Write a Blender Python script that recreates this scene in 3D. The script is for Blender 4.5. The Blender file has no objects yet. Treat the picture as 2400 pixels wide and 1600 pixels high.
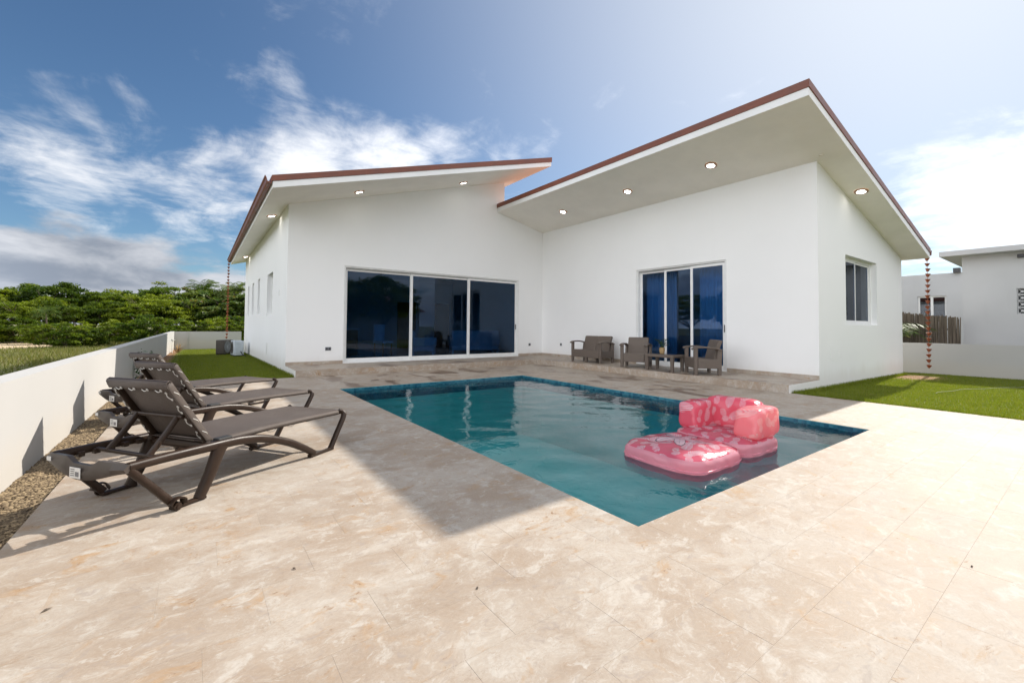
import bpy, math, random
import numpy as np
from mathutils import Vector, Matrix, noise as mnoise

R = math.radians
sc = bpy.context.scene
col = sc.collection

# ------------------------------------------------------------------ camera
cd = bpy.data.cameras.new('camera'); cam = bpy.data.objects.new('camera', cd); col.objects.link(cam)
cd.sensor_width = 36; cd.sensor_fit = 'HORIZONTAL'; cd.lens = 1007.62 / 2400 * 36
cd.shift_x = 7.85 / 2400; cd.shift_y = -63.6 / 2400
cd.clip_start = 0.05; cd.clip_end = 4000
CR = Vector((0.810895, -0.585138, 0.007863)); CU = Vector((-0.023150, -0.018650, 0.999558)); CF = Vector((0.584733, 0.810719, 0.028669))
CL = Vector((-10.4079, -12.2854, 1.2))
cam.matrix_world = Matrix(((CR.x, CU.x, -CF.x, CL.x), (CR.y, CU.y, -CF.y, CL.y), (CR.z, CU.z, -CF.z, CL.z), (0, 0, 0, 1)))
sc.camera = cam

def project(p):
    v = Vector(p) - CL; w = v.dot(CF)
    if w < 0.05: return None
    return 1192.15 + 1007.62 * v.dot(CR) / w, 736.4 - 1007.62 * v.dot(CU) / w

# ------------------------------------------------------------------ node helpers
class NT:
    def __init__(s, tree): s.t = tree; s.n = tree.nodes; s.l = tree.links; s.n.clear()
    def node(s, typ, **kw):
        n = s.n.new(typ)
        for k, v in kw.items():
            if k.startswith('i_'):
                key = k[2:].replace('_', ' ')
                s.put(n.inputs[key], v)
            else: setattr(n, k, v)
        return n
    def put(s, sock, v):
        if isinstance(v, bpy.types.NodeSocket): s.l.new(v, sock)
        elif isinstance(v, bpy.types.Node): s.l.new(v.outputs[0], sock)
        else:
            if sock.type == 'RGBA' and isinstance(v, (tuple, list)) and len(v) == 3: v = (*v, 1)
            sock.default_value = v
    def math(s, op, a, b=None, c=None, clamp=False):
        n = s.n.new('ShaderNodeMath'); n.operation = op; n.use_clamp = clamp
        s.put(n.inputs[0], a)
        if b is not None: s.put(n.inputs[1], b)
        if c is not None: s.put(n.inputs[2], c)
        return n.outputs[0]
    def vmath(s, op, a, b=None, scale=None):
        n = s.n.new('ShaderNodeVectorMath'); n.operation = op; s.put(n.inputs[0], a)
        if b is not None: s.put(n.inputs[1], b)
        if scale is not None: s.put(n.inputs['Scale'], scale)
        return n.outputs['Value'] if op in ('DOT_PRODUCT', 'LENGTH', 'DISTANCE') else n.outputs[0]
    def mix(s, f, a, b, bt='MIX'):
        n = s.n.new('ShaderNodeMix'); n.data_type = 'RGBA'; n.blend_type = bt
        s.put(n.inputs[0], f); s.put(n.inputs[6], a); s.put(n.inputs[7], b); return n.outputs[2]
    def noise(s, vec, scale, detail=4, rough=0.55, dist=0.0, out=0):
        n = s.n.new('ShaderNodeTexNoise'); s.put(n.inputs['Scale'], scale); n.inputs['Detail'].default_value = detail
        n.inputs['Roughness'].default_value = rough; n.inputs['Distortion'].default_value = dist
        if vec is not None: s.put(n.inputs['Vector'], vec)
        return n.outputs[out]
    def ramp(s, f, lo, hi, a=0.0, b=1.0, mode='SMOOTHSTEP'):
        n = s.n.new('ShaderNodeMapRange'); n.interpolation_type = mode
        s.put(n.inputs[0], f); n.inputs[1].default_value = lo; n.inputs[2].default_value = hi
        n.inputs[3].default_value = a; n.inputs[4].default_value = b; return n.outputs[0]
    def sep(s, v):
        n = s.n.new('ShaderNodeSeparateXYZ'); s.put(n.inputs[0], v); return n.outputs
    def comb(s, x=0.0, y=0.0, z=0.0):
        n = s.n.new('ShaderNodeCombineXYZ'); s.put(n.inputs[0], x); s.put(n.inputs[1], y); s.put(n.inputs[2], z); return n.outputs[0]
    def bump(s, h, strength=0.3, dist=0.01):
        n = s.n.new('ShaderNodeBump'); n.inputs['Strength'].default_value = strength; n.inputs['Distance'].default_value = dist
        s.put(n.inputs['Height'], h); return n.outputs[0]

# ------------------------------------------------------------------ world, sun, exposure
SUN_AZ, SUN_EL = 5.2, 37.2            # azimuth counted from +X towards +Y
w = bpy.data.worlds.new('World'); sc.world = w; w.use_nodes = True
t = NT(w.node_tree)
sky = t.node('ShaderNodeTexSky', sky_type='NISHITA', sun_disc=False, sun_elevation=R(SUN_EL), sun_rotation=R(90 - SUN_AZ),
             altitude=0, air_density=1.0, dust_density=0.35, ozone_density=1.5)
tc = t.node('ShaderNodeTexCoord')
D = t.vmath('NORMALIZE', tc.outputs['Generated'])
dx, dy, dz = t.sep(D)
zz = t.math('MAXIMUM', dz, 0.0)
den = t.math('ADD', zz, 0.16)
pu = t.comb(t.math('DIVIDE', dx, den), t.math('DIVIDE', dy, den), 0.0)
def dirvec(az, el): return (math.cos(R(az)) * math.cos(R(el)), math.sin(R(az)) * math.cos(R(el)), math.sin(R(el)))
def blob(az, el, rad, amp):
    d = t.vmath('DOT_PRODUCT', D, dirvec(az, el))
    return t.ramp(d, math.cos(R(rad)), 1.0, 0.0, amp)
# high streaky cloud
warp = t.noise(pu, 1.1, 3, 0.5, out=1)
puw = t.vmath('ADD', pu, t.vmath('SCALE', warp, scale=0.35))
streak = t.noise(t.vmath('MULTIPLY', puw, (2.6, 1.7, 1.0)), 1.5, 10, 0.60, 0.25)
ripple = t.noise(t.vmath('MULTIPLY', puw, (1.2, 3.0, 1.0)), 7.5, 4, 0.6, 0.2)
streak = t.math('ADD', t.math('MULTIPLY', streak, 0.86), t.math('MULTIPLY', ripple, 0.14))
bias = t.math('ADD', blob(84, 14.5, 10, 0.24), blob(76, 18, 11, 0.24))
for (a_, e_, r_, m_) in ((67, 20.5, 8, 0.20), (97, 12.5, 9, 0.16), (104, 17, 8, 0.12), (58, 22.5, 6, 0.10), (52, 23.5, 6, 0.11), (84, 26, 5, 0.10),
                         (5, 10, 12, 0.19), (-3, 8, 14, 0.17), (52, 13, 8, 0.10), (150, 18, 16, 0.05)):
    bias = t.math('ADD', bias, blob(a_, e_, r_, m_))
# the sky is clearest over the house; denser cloud added out of view to light the walls
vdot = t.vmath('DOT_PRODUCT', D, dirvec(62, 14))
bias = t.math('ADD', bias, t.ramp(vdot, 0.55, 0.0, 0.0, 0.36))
high = t.ramp(t.math('ADD', streak, bias), 0.56, 0.98)
high = t.math('MULTIPLY', high, 0.86)
# low cumulus along the horizon
el = t.math('ARCSINE', dz)
az = t.math('ARCTAN2', dy, dx)
pc = t.comb(t.math('MULTIPLY', az, 3.2), t.math('MULTIPLY', el, 8.5), 0.0)
cum = t.noise(pc, 1.5, 8, 0.55, 0.2)
lowamt = t.math('ADD', t.ramp(el, R(2.0), R(13.0), 0.26, -0.36, 'LINEAR'), blob(97, 5.5, 17, 0.20))
cumf = t.ramp(t.math('ADD', cum, lowamt), 0.54, 0.70)
cshade = t.ramp(t.noise(t.vmath('ADD', pc, (0.13, 0.35, 0.0)), 1.5, 6, 0.55, 0.2), 0.38, 0.66)
cumcol = t.mix(cshade, (2.3, 2.38, 2.55), (0.95, 1.10, 1.36))
# clouds brighten towards the sun as thin water cloud does
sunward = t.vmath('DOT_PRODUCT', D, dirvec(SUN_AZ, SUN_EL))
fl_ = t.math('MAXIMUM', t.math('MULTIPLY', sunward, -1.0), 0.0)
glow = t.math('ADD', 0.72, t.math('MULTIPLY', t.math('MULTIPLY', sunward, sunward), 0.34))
glow = t.math('ADD', glow, t.math('MULTIPLY', fl_, 1.75))          # unseen cloud opposite the sun brightened to lift the shaded walls
glow = t.math('ADD', glow, t.ramp(t.vmath('DOT_PRODUCT', D, dirvec(62, 14)), 0.25, -0.35, 0.0, 0.42))  # extra brightness added to the cloud behind the camera, for the walls
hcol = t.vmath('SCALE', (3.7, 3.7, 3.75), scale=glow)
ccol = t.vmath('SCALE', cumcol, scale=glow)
skyc = t.mix(1.0, sky.outputs[0], (0.175, 0.225, 0.262), 'MULTIPLY')
# thin veil of haze round the sun
veil = t.math('POWER', t.math('MAXIMUM', sunward, 0.0), 4.5)
skyc = t.mix(t.math('MULTIPLY', veil, 0.8), skyc, (2.2, 2.28, 2.42))
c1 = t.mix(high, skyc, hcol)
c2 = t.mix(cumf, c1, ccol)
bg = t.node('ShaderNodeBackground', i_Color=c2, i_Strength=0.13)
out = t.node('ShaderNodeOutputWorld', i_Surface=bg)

sd = bpy.data.lights.new('sun', 'SUN'); sd.energy = 2.0; sd.angle = R(0.55); sd.color = (1.0, 0.93, 0.83)
so = bpy.data.objects.new('sun', sd); col.objects.link(so)
so.rotation_euler = Vector(dirvec(SUN_AZ, SUN_EL)).to_track_quat('Z', 'Y').to_euler()
so.location = (20, -5, 20)

vs = sc.view_settings
vs.view_transform = 'Standard'; vs.look = 'None'; vs.gamma = 1; vs.use_curve_mapping = False
vs.exposure = 1.70
sc.render.engine = 'CYCLES'
sc.cycles.use_denoising = True
sc.cycles.max_bounces = 14; sc.cycles.diffuse_bounces = 8; sc.cycles.transparent_max_bounces = 16
sc.cycles.sample_clamp_indirect = 6.0

# ------------------------------------------------------------------ materials
MAT = {}
def mat(name):
    m = bpy.data.materials.new(name); m.use_nodes = True; MAT[name] = m
    return m, NT(m.node_tree)
def finish(t, shader): t.node('ShaderNodeOutputMaterial', i_Surface=shader)
def pos(t): return t.node('ShaderNodeNewGeometry').outputs['Position']
def objc(t): return t.node('ShaderNodeTexCoord').outputs['Object']

def simple(name, c, rough=0.5, metal=0.0, var=0.12, scale=8.0, bump=0.0, bscale=60.0, spec=0.5, bdist=0.004):
    m, t = mat(name); p = objc(t)
    n = t.noise(p, scale, 5, 0.6)
    f = t.ramp(n, 0.3, 0.7, 1.0 - var, 1.0 + var)
    cc = t.vmath('SCALE', tuple(c), scale=f)
    b = t.node('ShaderNodeBsdfPrincipled', i_Base_Color=cc, i_Metallic=metal)
    t.put(b.inputs['Roughness'], t.ramp(n, 0.3, 0.7, max(0.02, rough - 0.07), min(1, rough + 0.07)))
    b.inputs['Specular IOR Level'].default_value = spec
    if bump: t.put(b.inputs['Normal'], t.bump(t.noise(p, bscale, 4, 0.6), bump, bdist))
    finish(t, b); return m

def stucco(name, c, stain=0.06):
    m, t = mat(name); p = pos(t)
    big = t.noise(p, 0.35, 4, 0.6); st = t.noise(t.vmath('MULTIPLY', p, (3.0, 3.0, 0.35)), 1.3, 5, 0.6)
    f = t.math('ADD', t.ramp(big, 0.3, 0.7, 1 - stain, 1.0), t.ramp(st, 0.55, 0.85, 0.0, -stain * 0.4))
    z = t.sep(p)[2]
    splash = t.math('MULTIPLY', t.ramp(t.math('ADD', z, t.math('MULTIPLY', st, -0.35)), -0.1, 0.25, 1.0, 0.0), 0.22)
    cc = t.mix(splash, t.vmath('SCALE', c, scale=f), (0.5, 0.43, 0.33))
    b = t.node('ShaderNodeBsdfPrincipled', i_Base_Color=cc, i_Roughness=0.85)
    b.inputs['Specular IOR Level'].default_value = 0.25
    hb = t.math('ADD', t.noise(p, 140, 3, 0.6), t.math('MULTIPLY', t.noise(p, 3.0, 3, 0.5), 1.2))
    t.put(b.inputs['Normal'], t.bump(hb, 0.28, 0.005)); finish(t, b); return m

stucco('wall_white', (0.88, 0.88, 0.875), 0.03)
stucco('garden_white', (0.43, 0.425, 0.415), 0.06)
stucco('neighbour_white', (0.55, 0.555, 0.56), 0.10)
simple('fascia_white', (0.82, 0.82, 0.82), 0.8, var=0.03, scale=1.5, spec=0.2)
simple('soffit_bounce', (0.88, 0.85, 0.79), 0.8, var=0.03, scale=1.5, bump=0.05, spec=0.2)  # warm bounce from the deck put into the soffit colour
simple('frame_white', (0.80, 0.80, 0.79), 0.35, var=0.03)
simple('track_grey', (0.42, 0.42, 0.41), 0.5)
simple('roof_red', (0.175, 0.052, 0.028), 0.45, var=0.14, scale=3.0, bump=0.05)
simple('roof_tile', (0.25, 0.105, 0.06), 0.8, var=0.25, scale=2.0, bump=0.2)
simple('copper', (0.33, 0.10, 0.05), 0.45, metal=0.35, var=0.3, scale=20)
simple('lamp_ring', (0.42, 0.24, 0.14), 0.35, var=0.08)
simple('outlet_grey', (0.16, 0.17, 0.19), 0.4)
simple('outlet_dark', (0.05, 0.05, 0.055), 0.4)
simple('lounger_brown', (0.030, 0.0175, 0.0115), 0.40, var=0.12, scale=12, bump=0.06, bscale=150, spec=0.3)
simple('rubber_black', (0.02, 0.02, 0.02), 0.6)
simple('cord_white', (0.50, 0.485, 0.45), 0.6)
simple('sticker_white', (0.78, 0.78, 0.77), 0.5, var=0.03)
simple('sticker_ink', (0.12, 0.12, 0.14), 0.6)
simple('ac_dark', (0.05, 0.045, 0.04), 0.5)
simple('ac_light', (0.52, 0.57, 0.62), 0.5, var=0.08)
simple('ac_brown', (0.065, 0.054, 0.045), 0.5)
simple('pipe_white', (0.75, 0.75, 0.73), 0.5)
simple('basket', (0.40, 0.27, 0.13), 0.8, var=0.25, scale=60, bump=0.5, bscale=90)
simple('bark', (0.13, 0.10, 0.075), 0.9, var=0.3, scale=6, bump=0.5, bscale=12, bdist=0.03)
simple('hose_grey', (0.26, 0.27, 0.20), 0.6)
simple('wood_brown', (0.16, 0.065, 0.03), 0.45, var=0.25, scale=5)
simple('interior_white', (0.72, 0.72, 0.70), 0.8, var=0.03)
simple('interior_tile', (0.50, 0.47, 0.43), 0.2, var=0.08)
simple('sofa_fabric', (0.62, 0.64, 0.66), 0.9, var=0.06, bump=0.2)
simple('curtain', (0.74, 0.75, 0.78), 0.9, var=0.04)
simple('table_top', (0.06, 0.052, 0.046), 0.12)
simple('dry_leaf', (0.30, 0.19, 0.08), 0.8, var=0.3)

m, t = mat('lamp_glow')
finish(t, t.node('ShaderNodeEmission', i_Color=(1.0, 0.96, 0.88, 1), i_Strength=4.5))

# rattan-look moulded resin
m, t = mat('rattan'); p = objc(t)
wv = t.node('ShaderNodeTexWave', bands_direction='Z', i_Scale=28.0); t.put(wv.inputs['Vector'], p)
wx = t.node('ShaderNodeTexWave', bands_direction='DIAGONAL', i_Scale=20.0); t.put(wx.inputs['Vector'], p)
h = t.math('MULTIPLY', wv.outputs['Fac'], wx.outputs['Fac'])
cc = t.mix(t.ramp(h, 0.0, 0.8), (0.115, 0.090, 0.073), (0.185, 0.148, 0.122))
b = t.node('ShaderNodeBsdfPrincipled', i_Base_Color=cc, i_Roughness=0.6); t.put(b.inputs['Normal'], t.bump(h, 0.5, 0.006)); finish(t, b)

# woven sling
m, t = mat('sling'); p = objc(t)
w1 = t.node('ShaderNodeTexWave', bands_direction='X', i_Scale=120.0); t.put(w1.inputs['Vector'], p)
w2 = t.node('ShaderNodeTexWave', bands_direction='Y', i_Scale=120.0); t.put(w2.inputs['Vector'], p)
h = t.math('ADD', w1.outputs['Fac'], w2.outputs['Fac'])
v = t.noise(p, 5.0, 4); 
cc = t.mix(t.ramp(h, 0.2, 1.8), (0.060, 0.047, 0.040), (0.100, 0.080, 0.069))
cc = t.mix(t.ramp(v, 0.45, 0.8, 0.0, 0.3), cc, (0.15, 0.132, 0.12))
b = t.node('ShaderNodeBsdfPrincipled', i_Base_Color=cc, i_Roughness=0.62); b.inputs['Specular IOR Level'].default_value = 0.3; t.put(b.inputs['Normal'], t.bump(h, 0.25, 0.001)); finish(t, b)

# travertine; CW x CL slabs laid in courses along X
CW, SL, Y0 = 0.305, 0.61, -10.612
def travertine(name, slabs=True, joints=False, wet=False, tone=1.0):
    m, t = mat(name); p = pos(t); x, y, z = t.sep(p)
    if slabs:
        j = t.math('FLOOR', t.math('DIVIDE', t.math('SUBTRACT', y, Y0), CW))
        off = t.math('MULTIPLY', t.math('FRACT', t.math('MULTIPLY', j, 0.37)), SL)
        i = t.math('FLOOR', t.math('DIVIDE', t.math('SUBTRACT', x, off), SL))
        wn = t.node('ShaderNodeTexWhiteNoise', noise_dimensions='3D'); t.put(wn.inputs['Vector'], t.comb(i, j, 3.0))
        rv, rc = wn.outputs['Value'], wn.outputs['Color']
    else:
        j = t.math('FLOOR', t.math('DIVIDE', t.math('ADD', x, y), SL))
        wn = t.node('ShaderNodeTexWhiteNoise', noise_dimensions='1D'); t.put(wn.inputs['W'], j)
        rv, rc = wn.outputs['Value'], wn.outputs['Color']
    # vein direction: along X left of the pool corner, mostly across it to the right
    px = t.vmath('MULTIPLY', p, (1.45, 1.95, 1.6)); py = px
    sw = t.ramp(t.math('ADD', x, t.math('MULTIPLY', y, -0.15)), -7.2, -5.9)
    pv0 = t.mix(sw, px, py); pv = pv0
    pv = t.vmath('ADD', pv, t.vmath('SCALE', rc, scale=11.0))
    wc = t.vmath('ADD', pv0, t.vmath('SCALE', t.noise(pv0, 1.5, 4, 0.6, out=1), scale=0.7))
    wq = t.vmath('ADD', pv, t.vmath('SCALE', t.noise(pv, 1.7, 3, 0.5, out=1), scale=0.55))
    n1 = t.noise(wc, 1.25, 6, 0.62); n2 = t.noise(wc, 5.0, 10, 0.74, 0.4); n3 = t.noise(wq, 16.0, 6, 0.70)
    n4 = t.noise(t.vmath('ADD', wq, (7.3, 1.1, 4.0)), 2.1, 8, 0.72, 1.3)
    n5 = t.noise(t.vmath('ADD', wc, (3.1, 9.7, 2.0)), 7.5, 8, 0.70, 1.0)
    n6 = t.noise(p, 2.3, 6, 0.7, 0.7); n7 = t.noise(wq, 46.0, 4, 0.7)
    K = lambda r_, g_, b_: (r_ * tone, g_ * tone, b_ * tone)
    c = t.mix(t.ramp(n1, 0.36, 0.64), K(0.60, 0.475, 0.365), K(0.74, 0.645, 0.545))
    c = t.mix(t.ramp(n2, 0.50, 0.66, 0, 0.75), c, K(0.86, 0.795, 0.71))
    c = t.mix(t.ramp(n2, 0.45, 0.31, 0, 0.65), c, K(0.56, 0.41, 0.29))
    c = t.mix(t.ramp(n5, 0.55, 0.66, 0, 0.55), c, K(0.55, 0.475, 0.425))
    c = t.mix(t.ramp(n5, 0.42, 0.33, 0, 0.55), c, K(0.90, 0.85, 0.78))
    # warm iron-stained clouds with darker flecks inside them
    warm = t.math('MULTIPLY', t.ramp(n4, 0.52, 0.66), t.ramp(n6, 0.42, 0.62))
    c = t.mix(t.math('MULTIPLY', warm, 0.80), c, K(0.66, 0.42, 0.22))
    rust = t.math('MULTIPLY', t.ramp(n4, 0.50, 0.60), t.ramp(n3, 0.56, 0.66))
    rust = t.math('MULTIPLY', rust, t.ramp(n6, 0.46, 0.60))
    c = t.mix(t.math('MULTIPLY', rust, 0.9), c, K(0.33, 0.17, 0.08))
    fl_ = t.math('MULTIPLY', t.ramp(n3, 0.36, 0.28), t.ramp(n5, 0.50, 0.40))
    c = t.mix(t.math('MULTIPLY', fl_, 0.5), c, K(0.40, 0.31, 0.25))
    vein = t.math('ABSOLUTE', t.math('SUBTRACT', n4, 0.45))
    c = t.mix(t.ramp(vein, 0.010, 0.0, 0, 0.38), c, K(0.45, 0.32, 0.22))
    vein2 = t.math('ABSOLUTE', t.math('SUBTRACT', n5, 0.52))
    c = t.mix(t.ramp(vein2, 0.008, 0.0, 0, 0.40), c, K(0.88, 0.84, 0.78))
    c = t.vmath('SCALE', c, scale=t.ramp(n7, 0.3, 0.7, 0.94, 1.05))
    tint = t.math('ADD', 0.975, t.math('MULTIPLY', rv, 0.05))
    c = t.vmath('SCALE', c, scale=tint)
    # dust and traffic greying over the whole floor, independent of the slabs
    g = t.noise(p, 0.55, 5, 0.6)
    c = t.mix(t.ramp(g, 0.45, 0.75, 0, 0.22), c, K(0.66, 0.60, 0.53))
    rough = t.ramp(n1, 0.3, 0.7, 0.55, 0.70)
    if wet:
        region = t.math('MULTIPLY', t.ramp(x, -4.6, -3.6), t.ramp(y, -9.6, -8.0))
        region2 = t.math('MULTIPLY', t.ramp(y, -4.2, -3.4), t.ramp(x, -9.0, -7.6))
        wm = t.math('MAXIMUM', region, region2)
        wn2 = t.noise(t.vmath('MULTIPLY', p, (1.7, 0.9, 1.0)), 1.3, 5, 0.55, 0.4)
        wetm = t.math('MULTIPLY', wm, t.ramp(wn2, 0.53, 0.60))
        c = t.mix(t.math('MULTIPLY', wetm, 0.8), c, t.mix(1.0, c, (0.42, 0.34, 0.30), 'MULTIPLY'))
        rough = t.math('SUBTRACT', rough, t.math('MULTIPLY', wm, 0.10))
        rough = t.math('SUBTRACT', rough, t.math('MULTIPLY', wetm, 0.17))
    if joints:
        fy = t.math('FRACT', t.math('DIVIDE', t.math('SUBTRACT', y, Y0), CW)); fx = t.math('FRACT', t.math('DIVIDE', t.math('SUBTRACT', x, off), SL))
        jm = t.math('MAXIMUM', t.math('LESS_THAN', fy, 0.012), t.math('LESS_THAN', fx, 0.006))
        c = t.mix(t.math('MULTIPLY', jm, 0.5), c, (0.45, 0.37, 0.29))
    b = t.node('ShaderNodeBsdfPrincipled', i_Base_Color=c, i_Roughness=rough)
    b.inputs['Specular IOR Level'].default_value = 0.16
    hb = t.math('ADD', t.math('MULTIPLY', n2, 0.6), t.math('MULTIPLY', n3, 0.4))
    t.put(b.inputs['Normal'], t.bump(hb, 0.10, 0.004)); finish(t, b); return m
travertine('deck_stone', wet=True, tone=0.545)
travertine('terrace_stone', joints=True, wet=True, tone=0.545)
travertine('riser_stone', slabs=False, tone=0.62)
simple('grout', (0.37, 0.315, 0.26), 0.9, var=0.12, scale=4, bump=0.2)

# glass: tinted transparent with a mirror coat by angle
def glass(name, tint, base=0.10):
    m, t = mat(name)
    fr = t.node('ShaderNodeFresnel', i_IOR=1.5)
    f = t.math('ADD', t.math('MULTIPLY', fr.outputs[0], 1.0 - base), base, clamp=True)
    tr = t.node('ShaderNodeBsdfTransparent', i_Color=tint)
    gl = t.node('ShaderNodeBsdfGlossy', i_Color=(0.62, 0.68, 0.78, 1), i_Roughness=0.0)
    mx = t.node('ShaderNodeMixShader', i_Fac=f); t.l.new(tr.outputs[0], mx.inputs[1]); t.l.new(gl.outputs[0], mx.inputs[2])
    finish(t, mx)
glass('glass_blue', (0.36, 0.57, 0.75, 1), 0.0)
glass('glass_grey', (0.55, 0.58, 0.62, 1), 0.05)

# pool
m, t = mat('water'); p = pos(t)
rip = t.noise(t.vmath('MULTIPLY', p, (1.0, 1.0, 1.0)), 5.0, 3, 0.55, 0.4)
rip2 = t.noise(t.vmath('MULTIPLY', p, (1.0, 0.7, 1.0)), 17.0, 2, 0.5, 0.3)
h = t.math('ADD', t.math('MULTIPLY', rip, 1.0), t.math('MULTIPLY', rip2, 0.22))
nb = t.bump(h, 0.30, 0.022)
fr = t.node('ShaderNodeFresnel', i_IOR=1.33, i_Normal=nb)
tr = t.node('ShaderNodeBsdfTransparent', i_Color=(0.62, 0.90, 0.92, 1))
gl = t.node('ShaderNodeBsdfGlossy', i_Color=(0.97, 0.99, 1.0, 1), i_Roughness=0.03, i_Normal=nb)
mx = t.node('ShaderNodeMixShader', i_Fac=fr.outputs[0]); t.l.new(tr.outputs[0], mx.inputs[1]); t.l.new(gl.outputs[0], mx.inputs[2])
finish(t, mx)
m, t = mat('pool_plaster'); p = pos(t)
n = t.noise(p, 1.1, 4, 0.6); n2 = t.noise(t.vmath('MULTIPLY', p, (1.2, 1.2, 1.0)), 5.5, 3, 0.5, 1.2)
c = t.mix(t.ramp(n, 0.3, 0.7), (0.12, 0.49, 0.51), (0.17, 0.58, 0.59))
c = t.mix(t.ramp(n2, 0.5, 0.72, 0, 0.3), c, (0.22, 0.57, 0.60))
finish(t, t.node('ShaderNodeBsdfPrincipled', i_Base_Color=c, i_Roughness=0.7))
m, t = mat('mosaic'); p = pos(t)
q = t.vmath('FLOOR', t.vmath('SCALE', p, scale=1 / 0.05))
wn = t.node('ShaderNodeTexWhiteNoise', noise_dimensions='3D'); t.put(wn.inputs['Vector'], q)
c = t.mix(wn.outputs['Value'], (0.014, 0.085, 0.14), (0.04, 0.18, 0.24))
finish(t, t.node('ShaderNodeBsdfPrincipled', i_Base_Color=c, i_Roughness=0.15))

# ground covers
m, t = mat('lawn_soil'); p = pos(t)
n = t.noise(p, 3.0, 5, 0.6); n2 = t.noise(p, 40, 3, 0.6)
c = t.mix(t.ramp(n, 0.35, 0.7), (0.085, 0.115, 0.014), (0.125, 0.155, 0.020))
c = t.mix(t.ramp(n2, 0.5, 0.8, 0, 0.4), c, (0.11, 0.11, 0.03))
dd = t.vmath('DISTANCE', t.vmath('MULTIPLY', p, (0.55, 1.0, 0.0)), (3.0, -9.25, 0.0))
dirt = t.ramp(t.math('ADD', dd, t.math('MULTIPLY', n, 0.6)), 0.55, 1.15, 1.0, 0.0)
d2 = t.ramp(t.math('ADD', t.sep(p)[0], t.math('MULTIPLY', n, 0.5)), -11.05, -10.85, 1.0, 0.0)
dirt = t.math('MAXIMUM', dirt, d2)
c = t.mix(dirt, c, (0.24, 0.125, 0.06))
b = t.node('ShaderNodeBsdfPrincipled', i_Base_Color=c, i_Roughness=0.95); t.put(b.inputs['Normal'], t.bump(n2, 0.6, 0.03)); finish(t, b)

def leafmat(name, c1, c2, trans=0.35, dry=(0.25, 0.2, 0.06), dryamt=0.1, ns=0.6, rough=0.55):
    m, t = mat(name); p = pos(t)
    oi = t.node('ShaderNodeObjectInfo')
    at = t.node('ShaderNodeAttribute', attribute_name='lv')
    f = t.math('ADD', t.math('MULTIPLY', t.noise(p, ns, 3, 0.6), 0.55), t.math('MULTIPLY', at.outputs['Fac'], 0.45))
    f = t.math('ADD', f, t.math('MULTIPLY', t.math('SUBTRACT', oi.outputs['Random'], 0.5), 0.35))
    c = t.mix(t.ramp(f, 0.25, 0.75), c1, c2)
    c = t.mix(t.math('MULTIPLY', t.math('GREATER_THAN', at.outputs['Fac'], 1.0 - dryamt), 0.7), c, dry)
    df = t.node('ShaderNodeBsdfPrincipled', i_Base_Color=c, i_Roughness=rough)
    df.inputs['Specular IOR Level'].default_value = 0.35
    tl = t.node('ShaderNodeBsdfTranslucent', i_Color=t.mix(1.0, c, (1.2, 1.25, 0.5), 'MULTIPLY'))
    mx = t.node('ShaderNodeMixShader', i_Fac=trans); t.l.new(df.outputs[0], mx.inputs[1]); t.l.new(tl.outputs[0], mx.inputs[2])
    finish(t, mx)
leafmat('lawn_grass', (0.125, 0.165, 0.014), (0.20, 0.235, 0.022), 0.4, dry=(0.26, 0.22, 0.07), dryamt=0.10, ns=1.6)
leafmat('field_grass', (0.085, 0.11, 0.02), (0.17, 0.175, 0.04), 0.35, dry=(0.20, 0.165, 0.075), dryamt=0.22, ns=0.25)
leafmat('leaf_dark', (0.034, 0.068, 0.007), (0.16, 0.215, 0.017), 0.42, dryamt=0.03, ns=0.5)
leafmat('leaf_mid', (0.058, 0.105, 0.010), (0.22, 0.27, 0.022), 0.45, dryamt=0.05, ns=0.5)
leafmat('leaf_grape', (0.055, 0.10, 0.022), (0.22, 0.26, 0.065), 0.36, dry=(0.30, 0.16, 0.08), dryamt=0.12, ns=0.5, rough=0.35)
leafmat('leaf_palm', (0.055, 0.105, 0.018), (0.13, 0.18, 0.035), 0.35, dryamt=0.08, ns=0.8)
leafmat('leaf_pot', (0.02, 0.07, 0.012), (0.05, 0.13, 0.02), 0.2, dryamt=0.0, ns=6, rough=0.3)

m, t = mat('field_soil'); p = pos(t)
n = t.noise(p, 0.35, 6, 0.65); n2 = t.noise(p, 6.0, 4, 0.6)
c = t.mix(t.ramp(n, 0.35, 0.65), (0.10, 0.115, 0.035), (0.17, 0.16, 0.065))
c = t.mix(t.ramp(n2, 0.45, 0.8, 0, 0.5), c, (0.22, 0.18, 0.10))
x, y, z = t.sep(p)
sa = t.vmath('DISTANCE', t.vmath('MULTIPLY', p, (0.55, 0.32, 0.0)), (-12.6, 9.9, 0.0))
sand = t.ramp(t.math('ADD', sa, t.math('MULTIPLY', n, 1.2)), 3.2, 3.8, 1.0, 0.0)
c = t.mix(sand, c, t.mix(n2, (0.46, 0.34, 0.20), (0.62, 0.50, 0.34)))
b = t.node('ShaderNodeBsdfPrincipled', i_Base_Color=c, i_Roughness=0.95); t.put(b.inputs['Normal'], t.bump(n2, 0.7, 0.1)); finish(t, b)

m, t = mat('pebble'); p = pos(t)
at = t.node('ShaderNodeAttribute', attribute_name='lv')
c = t.mix(t.ramp(at.outputs['Fac'], 0, 1, 0, 1, 'LINEAR'), (0.085, 0.058, 0.032), (0.34, 0.255, 0.15))
finish(t, t.node('ShaderNodeBsdfPrincipled', i_Base_Color=c, i_Roughness=0.7))
simple('gravel_bed', (0.14, 0.11, 0.075), 0.95, var=0.4, scale=60, bump=0.8, bscale=80, bdist=0.02)

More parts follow.
